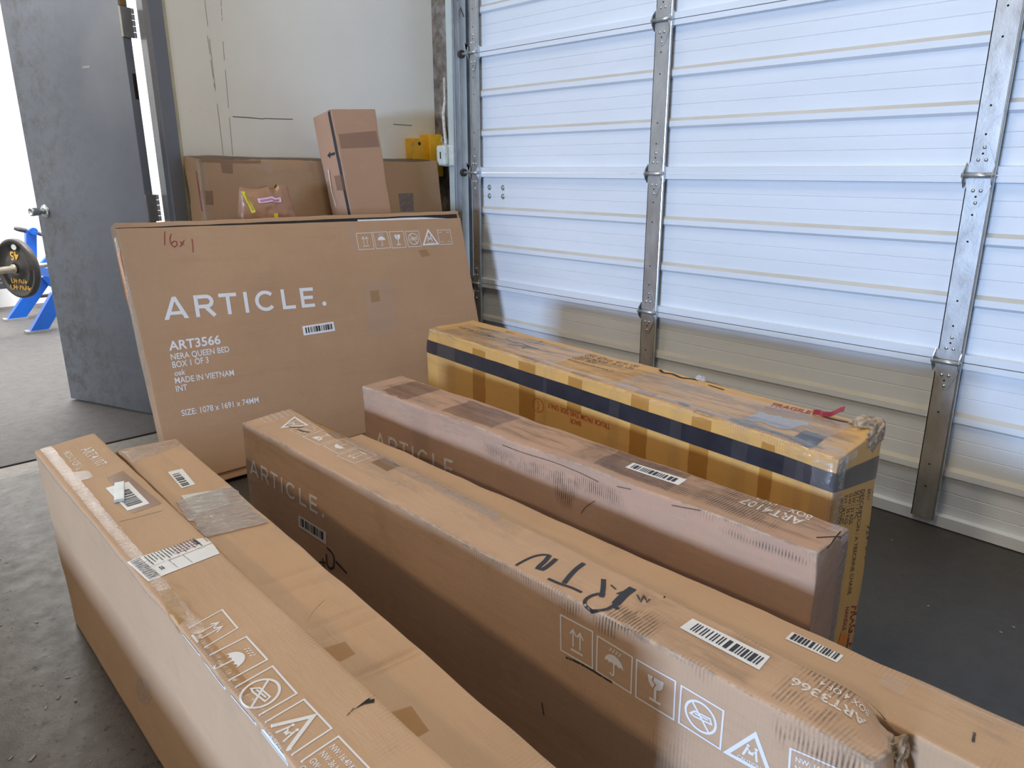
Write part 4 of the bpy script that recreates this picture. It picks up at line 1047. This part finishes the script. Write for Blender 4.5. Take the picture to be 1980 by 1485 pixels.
for t, q in (('ITEM NO: 5561.0', ((403, 300), (388, 505), (424, 300))), ('SKU:', ((362, 310), (356, 392), (384, 308))), ('72313731', ((352, 565), (330, 830), (372, 560))),
             ('DESCRIPTION : A TEECRINE CHAISE', ((316, 315), (207, 1050), (340, 312))), ('QTY : 1 PC', ((287, 322), (262, 520), (312, 320))), ('N.W : 31 KGS', ((257, 335), (222, 560), (280, 328))), ('G.W : 35 KGS', ((228, 345), (190, 560), (250, 340))),
             ('EXT : 28 CUFT', ((193, 360), (160, 560), (215, 352))), ('PRODUCTION', ((160, 378), (140, 560), (184, 372)))):
    YB_.put('near', text_shape(t, .008), *E2(*q), BLACK_WORN)
YB_.put('near', text_shape('FRAGILE', .03), *E2((238, 1125), (200, 1420), (292, 1115)), RED_WORN)
YB_.put('near', text_shape('HANDLE', .02), *E2((195, 1135), (170, 1300), (218, 1130)), RED_WORN)
YB_.quad('near', E2((160, 1310), (200, 1320), (190, 1400), (140, 1390)), ORANGE, 'orange_label')

# --- dusty carton in the middle
MD = Carton(top4((1.248, 2.067), (1.418, 2.082), (1.271, .505), (1.416, .510), .55), 0, CB_DUSTY,
            'dusty brown carton marked ART4107 BOX 1 OF 2, standing beside the yellowish carton', 'box',
            amp=.005, edge=.003, seed=31, cell=.03, wear=1.2, dents=[((.55, 0, .52), .12, (0, .008, 0)), ((.95, 0, .50), .10, (0, .010, 0)), ((1.55, .0, .55), .03, (-.006, .006, -.004))])
MD.put('front', wordmark(.15), (727, 866), (890, 934), (726, 833), WHITE_WORN)
MD.barcode('top', [(1224, 894.5), (1328, 928), (1311.5, 939), (1208, 904)], .07, .93, .2, .8, 8)
MD.put('top', text_shape('ART4107', .02), (1558, 1006), (1440, 962), (1546, 1016), WHITE_WORN)
MD.put('top', text_shape('BOX 1 OF 2', .01), (1572, 998), (1470, 957), (1564, 1005.5), WHITE_WORN)
MD.quaduv('front', [(.28, -.07), (.36, -.07), (.36, .3), (.28, .3)], CLEAR_TAPE, 'packing_tape', .0012)
MD.quaduv('near', [(-.04, .0), (MD.W, .0), (MD.W, .5), (-.03, .5)], CLEAR_TAPE, 'packing_tape', .0014, rag=.003)
MD.quaduv('near', [(MD.W-.045, -.03), (MD.W+.0, -.03), (MD.W, .48), (MD.W-.03, .48)], SHINY_TAPE, 'packing_tape', .002, rag=.005)
for a, b, v0, v1 in ((.10, .24, .0, .15), (.40, .62, .02, .14), (.98, 1.2, .03, .15)):
    MD.quaduv('top', [(a, v0), (b, v0), (b, v1), (a, v1)], SOFT_TAPE, 'packing_tape', .0005, rag=.004)
DKB = ink('dark_brown_scuff', (.13, .085, .055), .40)
MD.stroke('front', [B11((800, 1005), (830, 960), (905, 908))], .0024, DKB, 'scratch')
MD.stroke('front', [B11((200, 475), (380, 540), (560, 600), (720, 670), (930, 765)), B11((1080, 795), (1190, 815)), B11((1500, 940), (1720, 985))], .0024, DKB, 'crease_mark')
MD.stroke('near', [cx(1480, 750, (470, 1235), (540, 1150), (610, 1080)), cx(1480, 750, (525, 1075), (580, 1140))], .003, BLACK, 'tear')
YB_.stroke('front', [[(1180, 880), (1181, 893)]], .002, BLACK_WORN, 'scratch')

# --- low carton lying between the two
LW = Carton(top4((1.066, 1.90), (1.140, 1.905), (1.030, -.25), (1.186, -.25), .45), 0, CB_TAN,
            'lower brown carton wedged behind the ART3366 carton, barcode label on its top edge', 'box', amp=.003, edge=.003, seed=41, cell=.035, wear=.8)
LW.barcode('top', cx(1480, 1110, (205, 447), (597, 627), (548, 682), (150, 500)), .06, .94, .18, .9, 12)
LW.quad('top', [(1712, 1300), (1760, 1322), (1745, 1345), (1698, 1322)], CLEAR_TAPE, 'packing_tape')
LW.stroke('top', [cx(1480, 1110, (1600, 1215), (1590, 1290))], .004, BLACK_WORN, 'scratch')
LW.quaduv('top', [(1.62, .10), (2.15, .10), (2.15, .17), (1.62, .17)], CLEAR_TAPE, 'packing_tape', .001)

# --- carton with RTN written on it
RT = Carton(top4((.862, 2.155), (1.040, 2.180), (.898, .241), (1.016, .228), .49), 0, CB_RTN,
            'long carton with RTN in black marker on its top, marked ART3366 BOX 4 OF 4', 'box',
            amp=.004, edge=.0026, seed=51, cell=.028, wear=1.15,
            dents=[((1.93, .165, .49), .055, (-.03, 0, -.03)), ((1.93, .10, .49), .05, (-.012, 0, -.018)), ((1.93, .0, .49), .04, (-.012, .012, -.014)), ((1.05, 0, .49), .12, (0, .004, -.006))], creases=((.739, .003), (.98, .002), (1.49, .003)))
C7 = lambda *p: cx(450, 750, *p)
C12 = lambda *p: cx(920, 1110, *p)
C16 = lambda *p: cx(1480, 1110, *p)
RT.put('front', wordmark(.155), (484, 914.5), (627, 1003), (481.8, 885.5), WHITE_INK)
RT.put('front', text_shape('ART3366', .01), (487, 951.5), (523, 972), (486.3, 941), WHITE_FAINT)
RT.put('front', text_shape('SVEN SIX DRAWER UNIT', .0), (490, 968), (551, 1003), (489.7, 962), WHITE_FAINT)
RT.put('front', text_shape('BOX 4 OF 4', .0), (491, 979), (520, 996), (490.6, 973), WHITE_FAINT)
RT.barcode('front', [(578, 995), (630.6, 1029), (631, 1053), (579, 1018)], .08, .93, .22, .88, 21, 34)
RT.stroke('front', [C7((722, 1222), (760, 1262), (778, 1310), (772, 1372), (745, 1382), (725, 1340), (718, 1270)), C7((790, 1330), (875, 1420))], .007, BLACK_INK)
RT.stroke('front', [C7((668, 1332), (716, 1338)), C7((690, 1302), (702, 1368))], .006, BLACK_INK)
for k, o, x, y in (('arrows', (658, 578), (900, 718), (655, 308)), ('umbrella', (932, 738), (1195, 908), (938, 472)), ('glass', (1232, 935), (1522, 1110), (1240, 652)), ('nocutter', (1562, 1132), (1878, 1335), (1580, 850))):
    RT.put('front', sym(k, .042), *C12(o, x, y), WHITE_INK, 'printed_symbol')
D4 = lambda *p: cx(1240, 1330, *p, k=4.125)
RT.put('front', sym('caution_free', .04), *D4((660, 520), (1060, 745), (720, 240)), WHITE_INK, 'printed_symbol')
RT.put('front', sym('weights', .04), *D4((1175, 790), (1640, 1010), (1195, 480)), WHITE_INK, 'printed_symbol')
RT.stroke('top', [B11((305, 1396), (360, 1366), (440, 1332), (520, 1318), (566, 1323))], .006, BLACK_INK)
RT.stroke('top', [B11((566, 1323), (530, 1368), (475, 1422), (512, 1433), (560, 1400), (615, 1352))], .010, BLACK_INK)
RT.stroke('top', [B11((828, 1384), (768, 1432), (715, 1490))+C12((676, 78))], .010, BLACK_INK)
RT.stroke('top', [C12((556, 42), (640, 80), (735, 112), (812, 148))], .007, BLACK_INK)
RT.stroke('top', [C12((978, 44), (976, 110), (964, 185))], .010, BLACK_INK)
RT.stroke('top', [C12((992, 163), (940, 160), (880, 178), (838, 212), (842, 250), (880, 282), (940, 292), (1010, 278), (1070, 240))], .007, BLACK_INK)
RT.stroke('top', [C12((1070, 240), (1110, 195), (1150, 155), (1205, 115))], .016, BLACK_INK)
RT.stroke('top', [C12((1062, 238), (1072, 258), (1086, 280))], .009, BLACK_INK)
RT.stroke('top', [C12((1035, 90), (1075, 125)), C12((1080, 160), (1130, 140)), C12((1235, 165), (1265, 215), (1285, 170), (1310, 215), (1335, 195))], .004, BLACK_WORN)
RT.barcode('top', [(1339, 1196), (1489, 1270), (1467.5, 1296.5), (1314, 1215)], .10, .94, .2, .85, 31, 50)
RT.put('top', text_shape('ART3366', .022), *C16((825, 1106), (212, 787), (798, 1164)), WHITE_WORN)
RT.put('top', text_shape('BOX 4 OF 4', .012), *C16((868, 1032), (425, 808), (848, 1070)), WHITE_WORN)
for k, o, x, y in (('arrows', (1100, 515), (965, 460), (935, 577)), ('umbrella', (955, 450), (840, 392), (810, 505)), ('glass', (825, 385), (700, 325), (665, 440)), ('nocutter', (690, 322), (585, 273), (548, 378)), ('caution_free', (590, 285), (480, 218), (420, 345))):
    RT.put('top', sym(k, .03), *C7(o, x, y), WHITE_INK if k != 'nocutter' else WHITE_WORN, 'printed_symbol')
RT.put('top', sym('weights', .02), *C7((470, 210), (400, 160), (260, 270)), WHITE_WORN, 'printed_symbol')
RT.stroke('top', [C7((495, 320), (540, 335), (590, 345)), C7((430, 300), (500, 305), (545, 300))], .004, BLACK_INK)
RT.quad('top', C7((1060, 570), (1185, 520), (1330, 575), (1180, 640)), BROWN_TAPE, 'packing_tape')
RT.quad('top', C7((450, 145), (560, 185), (900, 375), (790, 395)), AMBER_TAPE, 'packing_tape')
RT.quaduv('top', [(.30, RT.W-.030), (1.05, RT.W-.036), (1.05, RT.W+.0), (.30, RT.W+.0)], SHINY_TAPE, 'packing_tape', .0014, rag=.004)
RT.stroke('top', [B11((100, 925), (180, 940), (240, 935), (275, 955))], .008, plain('lifted_grey_tape', (.30, .28, .27), .4), 'tape_curl')
RT.stroke('top', [C12((1440, 180), (1500, 120), (1540, 118), (1630, 150))], .003, BLACK, 'tear')
RT.stroke('top', [C16((600, 705), (740, 775), (900, 850), (1060, 935), (1130, 975))], .003, BLACK, 'tear')
RT.stroke('front', [C12((505, 985), (522, 1080))], .003, BLACK_INK, 'scratch')
RT.stroke('front', [C12((695, 635), (760, 660), (850, 705), (960, 770), (1050, 825))], .005, BLACK_WORN, 'scuff')
crumple(RT.surf('near', RT.W-.03, .03), (.03, 0, 0), (0, .012, 0), (0, 0, .025), 2.2, .6, 3, TORN, 'torn_flap', RT.root)

# --- pair of cartons at the front left
FA = Carton(top4((.322, 2.215), (.480, 2.256), (.313, .56), (.462, .56), (.525, .525, .520, .520)), 0, CB_TAN,
            'front left carton with shiny taped edge, marked ART4107 BOX 2 OF 2, nearest the camera', 'box',
            bottom=[Vector((.335, 2.19, 0)), Vector((.482, 2.23, 0)), Vector((.326, .56, 0)), Vector((.467, .56, 0))], amp=.004, edge=.002, seed=61, cell=.028, wear=.8)
F3 = lambda *p: cx(0, 750, *p)
F4 = lambda *p: cx(0, 1110, *p)
F8 = lambda *p: cx(450, 1110, *p)
FA.put('top', text_shape('ART4107', .01), *F3((618, 478), (748, 612), (690, 446)), WHITE_WORN)
FA.put('top', text_shape('BOX 2 OF 2', .008), *F3((487, 505), (592, 634), (533, 481)), WHITE_WORN)
FA.quad('top', F3((820, 690), (940, 635), (1240, 885), (1020, 958)), BROWN_TAPE, 'packing_tape', .0008)
FA.quad('top', F3((560, 650), (680, 635), (720, 690), (600, 720)), BROWN_TAPE, 'packing_tape', .0008)
FA.quad('top', F3((700, 870), (760, 890), (860, 1010), (800, 1010)), AMBER_TAPE, 'packing_tape', .0008)
FA.barcode('top', F3((985, 722), (1145, 885), (975, 940), (808, 772)), .28, .9, .12, .75, 41, 30)
sl2 = FA.quad('top', F3((965, 1335), (1590, 1130), (1682, 1268), (1140, 1485)), PAPER, 'shipping_label', .0012)
s = S2()
for i in range(16):
    x = .22+.047*i; y0 = .50+.03*((i*7) % 5); s.poly([(x, y0), (x+.014, y0), (x+.014, .92), (x, .92)])
for i in range(22): s.poly([(.03+.0, .05+.041*i), (.17, .05+.041*i), (.17, .05+.041*i+.012+.012*((i*5) % 2)), (.03, .05+.041*i+.012+.012*((i*5) % 2))])
s.line([(.22, .45), (.95, .45)], .008); s.line([(.42, .45), (.42, .05)], .006); s.line([(.62, .45), (.62, .05)], .006)
for x in (.24, .27): s.poly([(x, .2), (x+.02, .2), (x+.02, .34), (x, .34)])
s.poly([(.90, .62), (.95, .62), (.95, .85), (.90, .85)])
lab = F3((1140, 1485), (1682, 1268), (965, 1335))
FA.put('top', s.shape(), *lab, BLACK_WORN, 'label_print', .002, sl2)
s = S2()
for i in range(4): s.line([(.55+.02*i, .58+.09*i), (.88, .60+.09*i)], .05)
FA.put('top', s.shape(), *lab, ink('pink_stain', (.60, .33, .32), .5), 'pink_stain', .0016, sl2)
for k, o, x, y in (('arrows', F4((1370, 455))[0], F4((1480, 610))[0], F4((1700, 270))[0]), ('umbrella', F4((1510, 665))[0], F4((1660, 858))[0], F4((1885, 478))[0]), ('nocutter', F4((1710, 912))[0], F4((1882, 1140))[0], F8((305, 705))[0]),
                   ('caution', F8((145, 1195))[0], F8((345, 1442))[0], F8((545, 958))[0]), ('weights', F8((435, 1485))[0], F8((660, 1760))[0], F8((810, 1243))[0])):
    FA.put('top', sym(k, .040), o, x, y, WHITE_INK, 'printed_symbol')
FA.quaduv('top', [(0, -.010), (1.12, -.010), (1.12, .032), (0, .040)], SHINY_TAPE, 'packing_tape', .0014, rag=.0015)
FA.quaduv('top', [(1.12, -.012), (1.7, -.012), (1.7, .02), (1.12, .02)], CLEAR_TAPE, 'packing_tape', .0013, rag=.002)
FA.quad('top', F4((1230, 130), (1320, 110), (1440, 330), (1300, 440)), AMBER_TAPE, 'packing_tape', .0016)
FA.quad('top', F4((1400, 470), (1560, 440), (1960, 880), (1800, 960)), AMBER_TAPE, 'packing_tape', .0006)
h = S2(); h.poly([(0, 0), (.45, .15), (1, 0.0), (.80, .80), (.40, .45)])
FA.put('top', h.shape(), *F8((930, 1040), (1085, 985), (1000, 925)), BLACK, 'torn_hole', .0012)
FA.stroke('top', [F8((875, 1085), (930, 1030))], .002, BLACK_WORN, 'tear')
CRB = plain('crease_brown', (.36, .23, .12), .8)
FA.stroke('top', [F3((920, 1020), (1240, 940))], .0015, CRB, 'crease_mark'); FA.stroke('top', [F3((1290, 1330), (1700, 1150))], .0015, CRB, 'crease_mark')
el = S2(); el.disc((.5, .5), .5, 24)
FA.put('front', el.shape(), (262, 1352), (292, 1370), (262, 1302), WHITE_FAINT, 'pale_print')
# small metal tag lying on the barcode label
q0 = FA.surf('top', *FA.uv('top', *F3((918, 812))[0]), .002)
ti = FA.surf('top', *FA.uv('top', *F3((920, 740))[0]), .002); tj = FA.surf('top', *FA.uv('top', *F3((918, 870))[0]), .002); tk = FA.surf('top', *FA.uv('top', *F3((958, 800))[0]), .002); tm = FA.surf('top', *FA.uv('top', *F3((880, 815))[0]), .002)
e1 = (tj-ti)*.5; e2 = (tk-tm)*.5; e3 = Vector((0, 0, .0075))
b_ = MB()
P = [q0+a*e1+b*e2+Vector((0, 0, .0)) for a, b in ((-1, -1), (1, -1), (1, 1), (-1, 1))]
b_.prism(P, e3)
mt = b_.build('metal_tag', plain('pale_grey_metal', (.62, .65, .63), .35, .3, var=.08))
tag(mt, 'small pale grey metal tag lying on the barcode label of the front left carton', 'tag')
bv = mt.modifiers.new('b', 'BEVEL'); bv.width = .0012; bv.segments = 2

FBX = Carton(top4((.497, 2.125), (.652, 2.105), (.474, .53), (.601, .53), (.505, .505, .470, .462)), 0, CB_TAN,
             'carton right of the shiny taped one, clear plastic pouch and creases on its top', 'box',
             bottom=[Vector((.499, 2.125, 0)), Vector((.652, 2.105, 0)), Vector((.480, .53, 0)), Vector((.605, .53, 0))],
             amp=.004, edge=.002, seed=71, cell=.028, wear=.9, creases=((.885, .004), (.94, .003), (1.07, .004), (1.11, .004), (1.228, .007), (1.244, .005)))
FBX.barcode('top', F3((1395, 620), (1497, 742), (1392, 772), (1283, 647)), .2, .95, .12, .62, 51, 26)
FBX.quad('top', F3((935, 490), (1360, 395), (1400, 430), (1010, 580)), SHINY_TAPE, 'packing_tape', .0012, rag=.003)
FBX.quaduv('top', [(-.02, .0), (.05, .0), (.05, FBX.W), (-.02, FBX.W)], CLEAR_TAPE, 'packing_tape', .0012, rag=.003)
pou = FBX.quad('top', [(338, 972), (447, 940), (517, 1012), (400, 1042)], BUBBLE, 'plastic_pouch', .0035, rag=.004)
FBX.quad('top', [(350, 960), (428, 948), (448, 976), (379, 996)], GREYPAPER, 'paper_slip', .0025, pou)
FBX.stroke('top', [F8((570, 360), (600, 300), (700, 200))], .0015, plain('crease_pale', (.60, .42, .24), .8), 'crease_mark')
FBX.quad('top', F8((1200, 1060), (1370, 1010), (1505, 1200), (1370, 1270)), AMBER_TAPE, 'packing_tape', .001)
FBX.quad('top', F8((680, 570), (860, 520), (940, 610), (760, 700)), AMBER_TAPE, 'packing_tape', .001)

# rubbed and dirty patches where the photograph shows them
RT.quad('front', [(1068, 1128), (1200, 1190), (1196, 1246), (1074, 1180)], FLUTE, 'rubbed_patch', .0009)
RT.quad('front', [(1490, 1372), (1700, 1480), (1690, 1530), (1492, 1440)], FLUTE, 'rubbed_patch', .0009)
RT.quad('front', [(930, 1050), (1080, 1130), (1080, 1168), (930, 1085)], FLUTE, 'rubbed_patch', .0009)
RT.quad('top', [(1560, 1262), (1690, 1330), (1610, 1420), (1470, 1350)], FLUTE, 'rubbed_patch', .0007)
RT.quad('top', [(1170, 1165), (1300, 1190), (1260, 1250), (1160, 1200)], FLUTE, 'rubbed_patch', .0007)
RT.quad('top', [(660, 850), (1040, 1000), (990, 1050), (640, 890)], DUST, 'dusty_patch', .0007)
RT.quad('top', [(1240, 1130), (1540, 1260), (1440, 1330), (1180, 1200)], DIRT2, 'dirty_patch', .0007)
MD.quad('top', [(790, 735), (1640, 1015), (1590, 1055), (720, 750)], DIRT, 'dirty_patch', .0007)
MD.quad('top', [(1150, 850), (1560, 985), (1500, 1030), (1090, 880)], FLUTE, 'rubbed_patch', .0009)
MD.quad('front', [(930, 850), (1210, 950), (1210, 990), (930, 885)], FLUTE, 'rubbed_patch', .0007)
MD.quad('front', [(1060, 905), (1120, 930), (1105, 990), (1075, 980)], FLUTE, 'dirty_patch', .0009)
MD.quad('front', [(1380, 1010), (1570, 1080), (1565, 1100), (1380, 1030)], FLUTE, 'rubbed_patch', .0007)
MD.quad('front', [(705, 752), (1000, 850), (1000, 880), (708, 790)], DUST, 'dusty_patch', .0007)
YB_.quad('top', [(930, 628), (1690, 825), (1640, 880), (830, 640)], DIRT, 'dirty_patch', .0007)
YB_.quad('top', [(1300, 735), (1690, 830), (1640, 880), (1250, 775)], DUST, 'dusty_patch', .0009)
YB_.quad('top', [(1440, 800), (1600, 845), (1560, 870), (1400, 815)], DIRT, 'dirty_patch', .0011)
YB_.quad('front', [(1180, 770), (1620, 890), (1618, 908), (1180, 790)], DUST, 'dusty_patch', .0007)
FA.quad('top', F4((1000, 20), (1400, 60), (1900, 700), (1500, 700)), DIRT2, 'dirty_patch', .0007)
LW.quad('top', [(1640, 1270), (1960, 1405), (1960, 1450), (1720, 1350)], DUST, 'dusty_patch', .0007)

# --- unseen cabinet-shaped blocker, added to keep daylight off the door leaf, and another carton standing just outside the left edge of the photograph
cb_ = empty('blocker_cabinet', (-.55, 3.1, 0), 'added grey cabinet-shaped daylight blocker by the doorway, unseen outside the left edge of the frame', 'cabinet')
BLOCKM = plain('blocker_grey', (.25, .26, .27), .5)
MB().box((-.85, 2.62, 0), (-.27, 3.64, 2.05), bev=.006).build('blocker_body', BLOCKM, cb_)
for y0, y1 in ((2.63, 3.125), (3.135, 3.63)):
    dr = MB().box((-.27, y0, .06), (-.25, y1, 2.03), bev=.003).build('blocker_door', BLOCKM, cb_)
    yh = y1-.04 if y0 < 3 else y0+.04
    MB().box((-.25, yh-.01, .95), (-.225, yh+.01, 1.1), bev=.004).build('handle', ZINC, dr)
# --- another carton standing just outside the left edge of the photograph (its shadow falls on the front left carton)
Carton(top4((-.86, 2.3), (-.66, 2.3), (-.88, .3), (-.68, .3), .40), 0, CB_TAN, 'brown carton standing left of the front left carton, outside the frame', 'box', seed=81, cell=.06)

# --- loose grit on the floor
gr = MB(); rg = random.Random(9)
for i in range(262):
    x, y = (rg.uniform(-.60, .27), rg.uniform(.9, 3.4)) if i < 250 else (rg.uniform(1.9, 2.7), rg.uniform(.1, 1.1))
    r0 = rg.uniform(.0012, .004)*(1 if i < 250 else .8); a = rg.uniform(0, PI); e = rg.uniform(1, 3.5)
    c, s_ = math.cos(a), math.sin(a)
    P = [Vector((x+(c*dx*e-s_*dy)*r0, y+(s_*dx*e+c*dy)*r0, .0002)) for dx, dy in ((-1, -1), (1, -1), (1, 1), (-1, 1))]
    gr.prism(P, (0, 0, r0*.7))
go = gr.build('floor_grit', plain('pale_grit', (.30, .26, .21), .6, var=.5, scale=9))
tag(go, 'loose pale grit and chips scattered on the concrete floor', 'grit', kind='stuff')
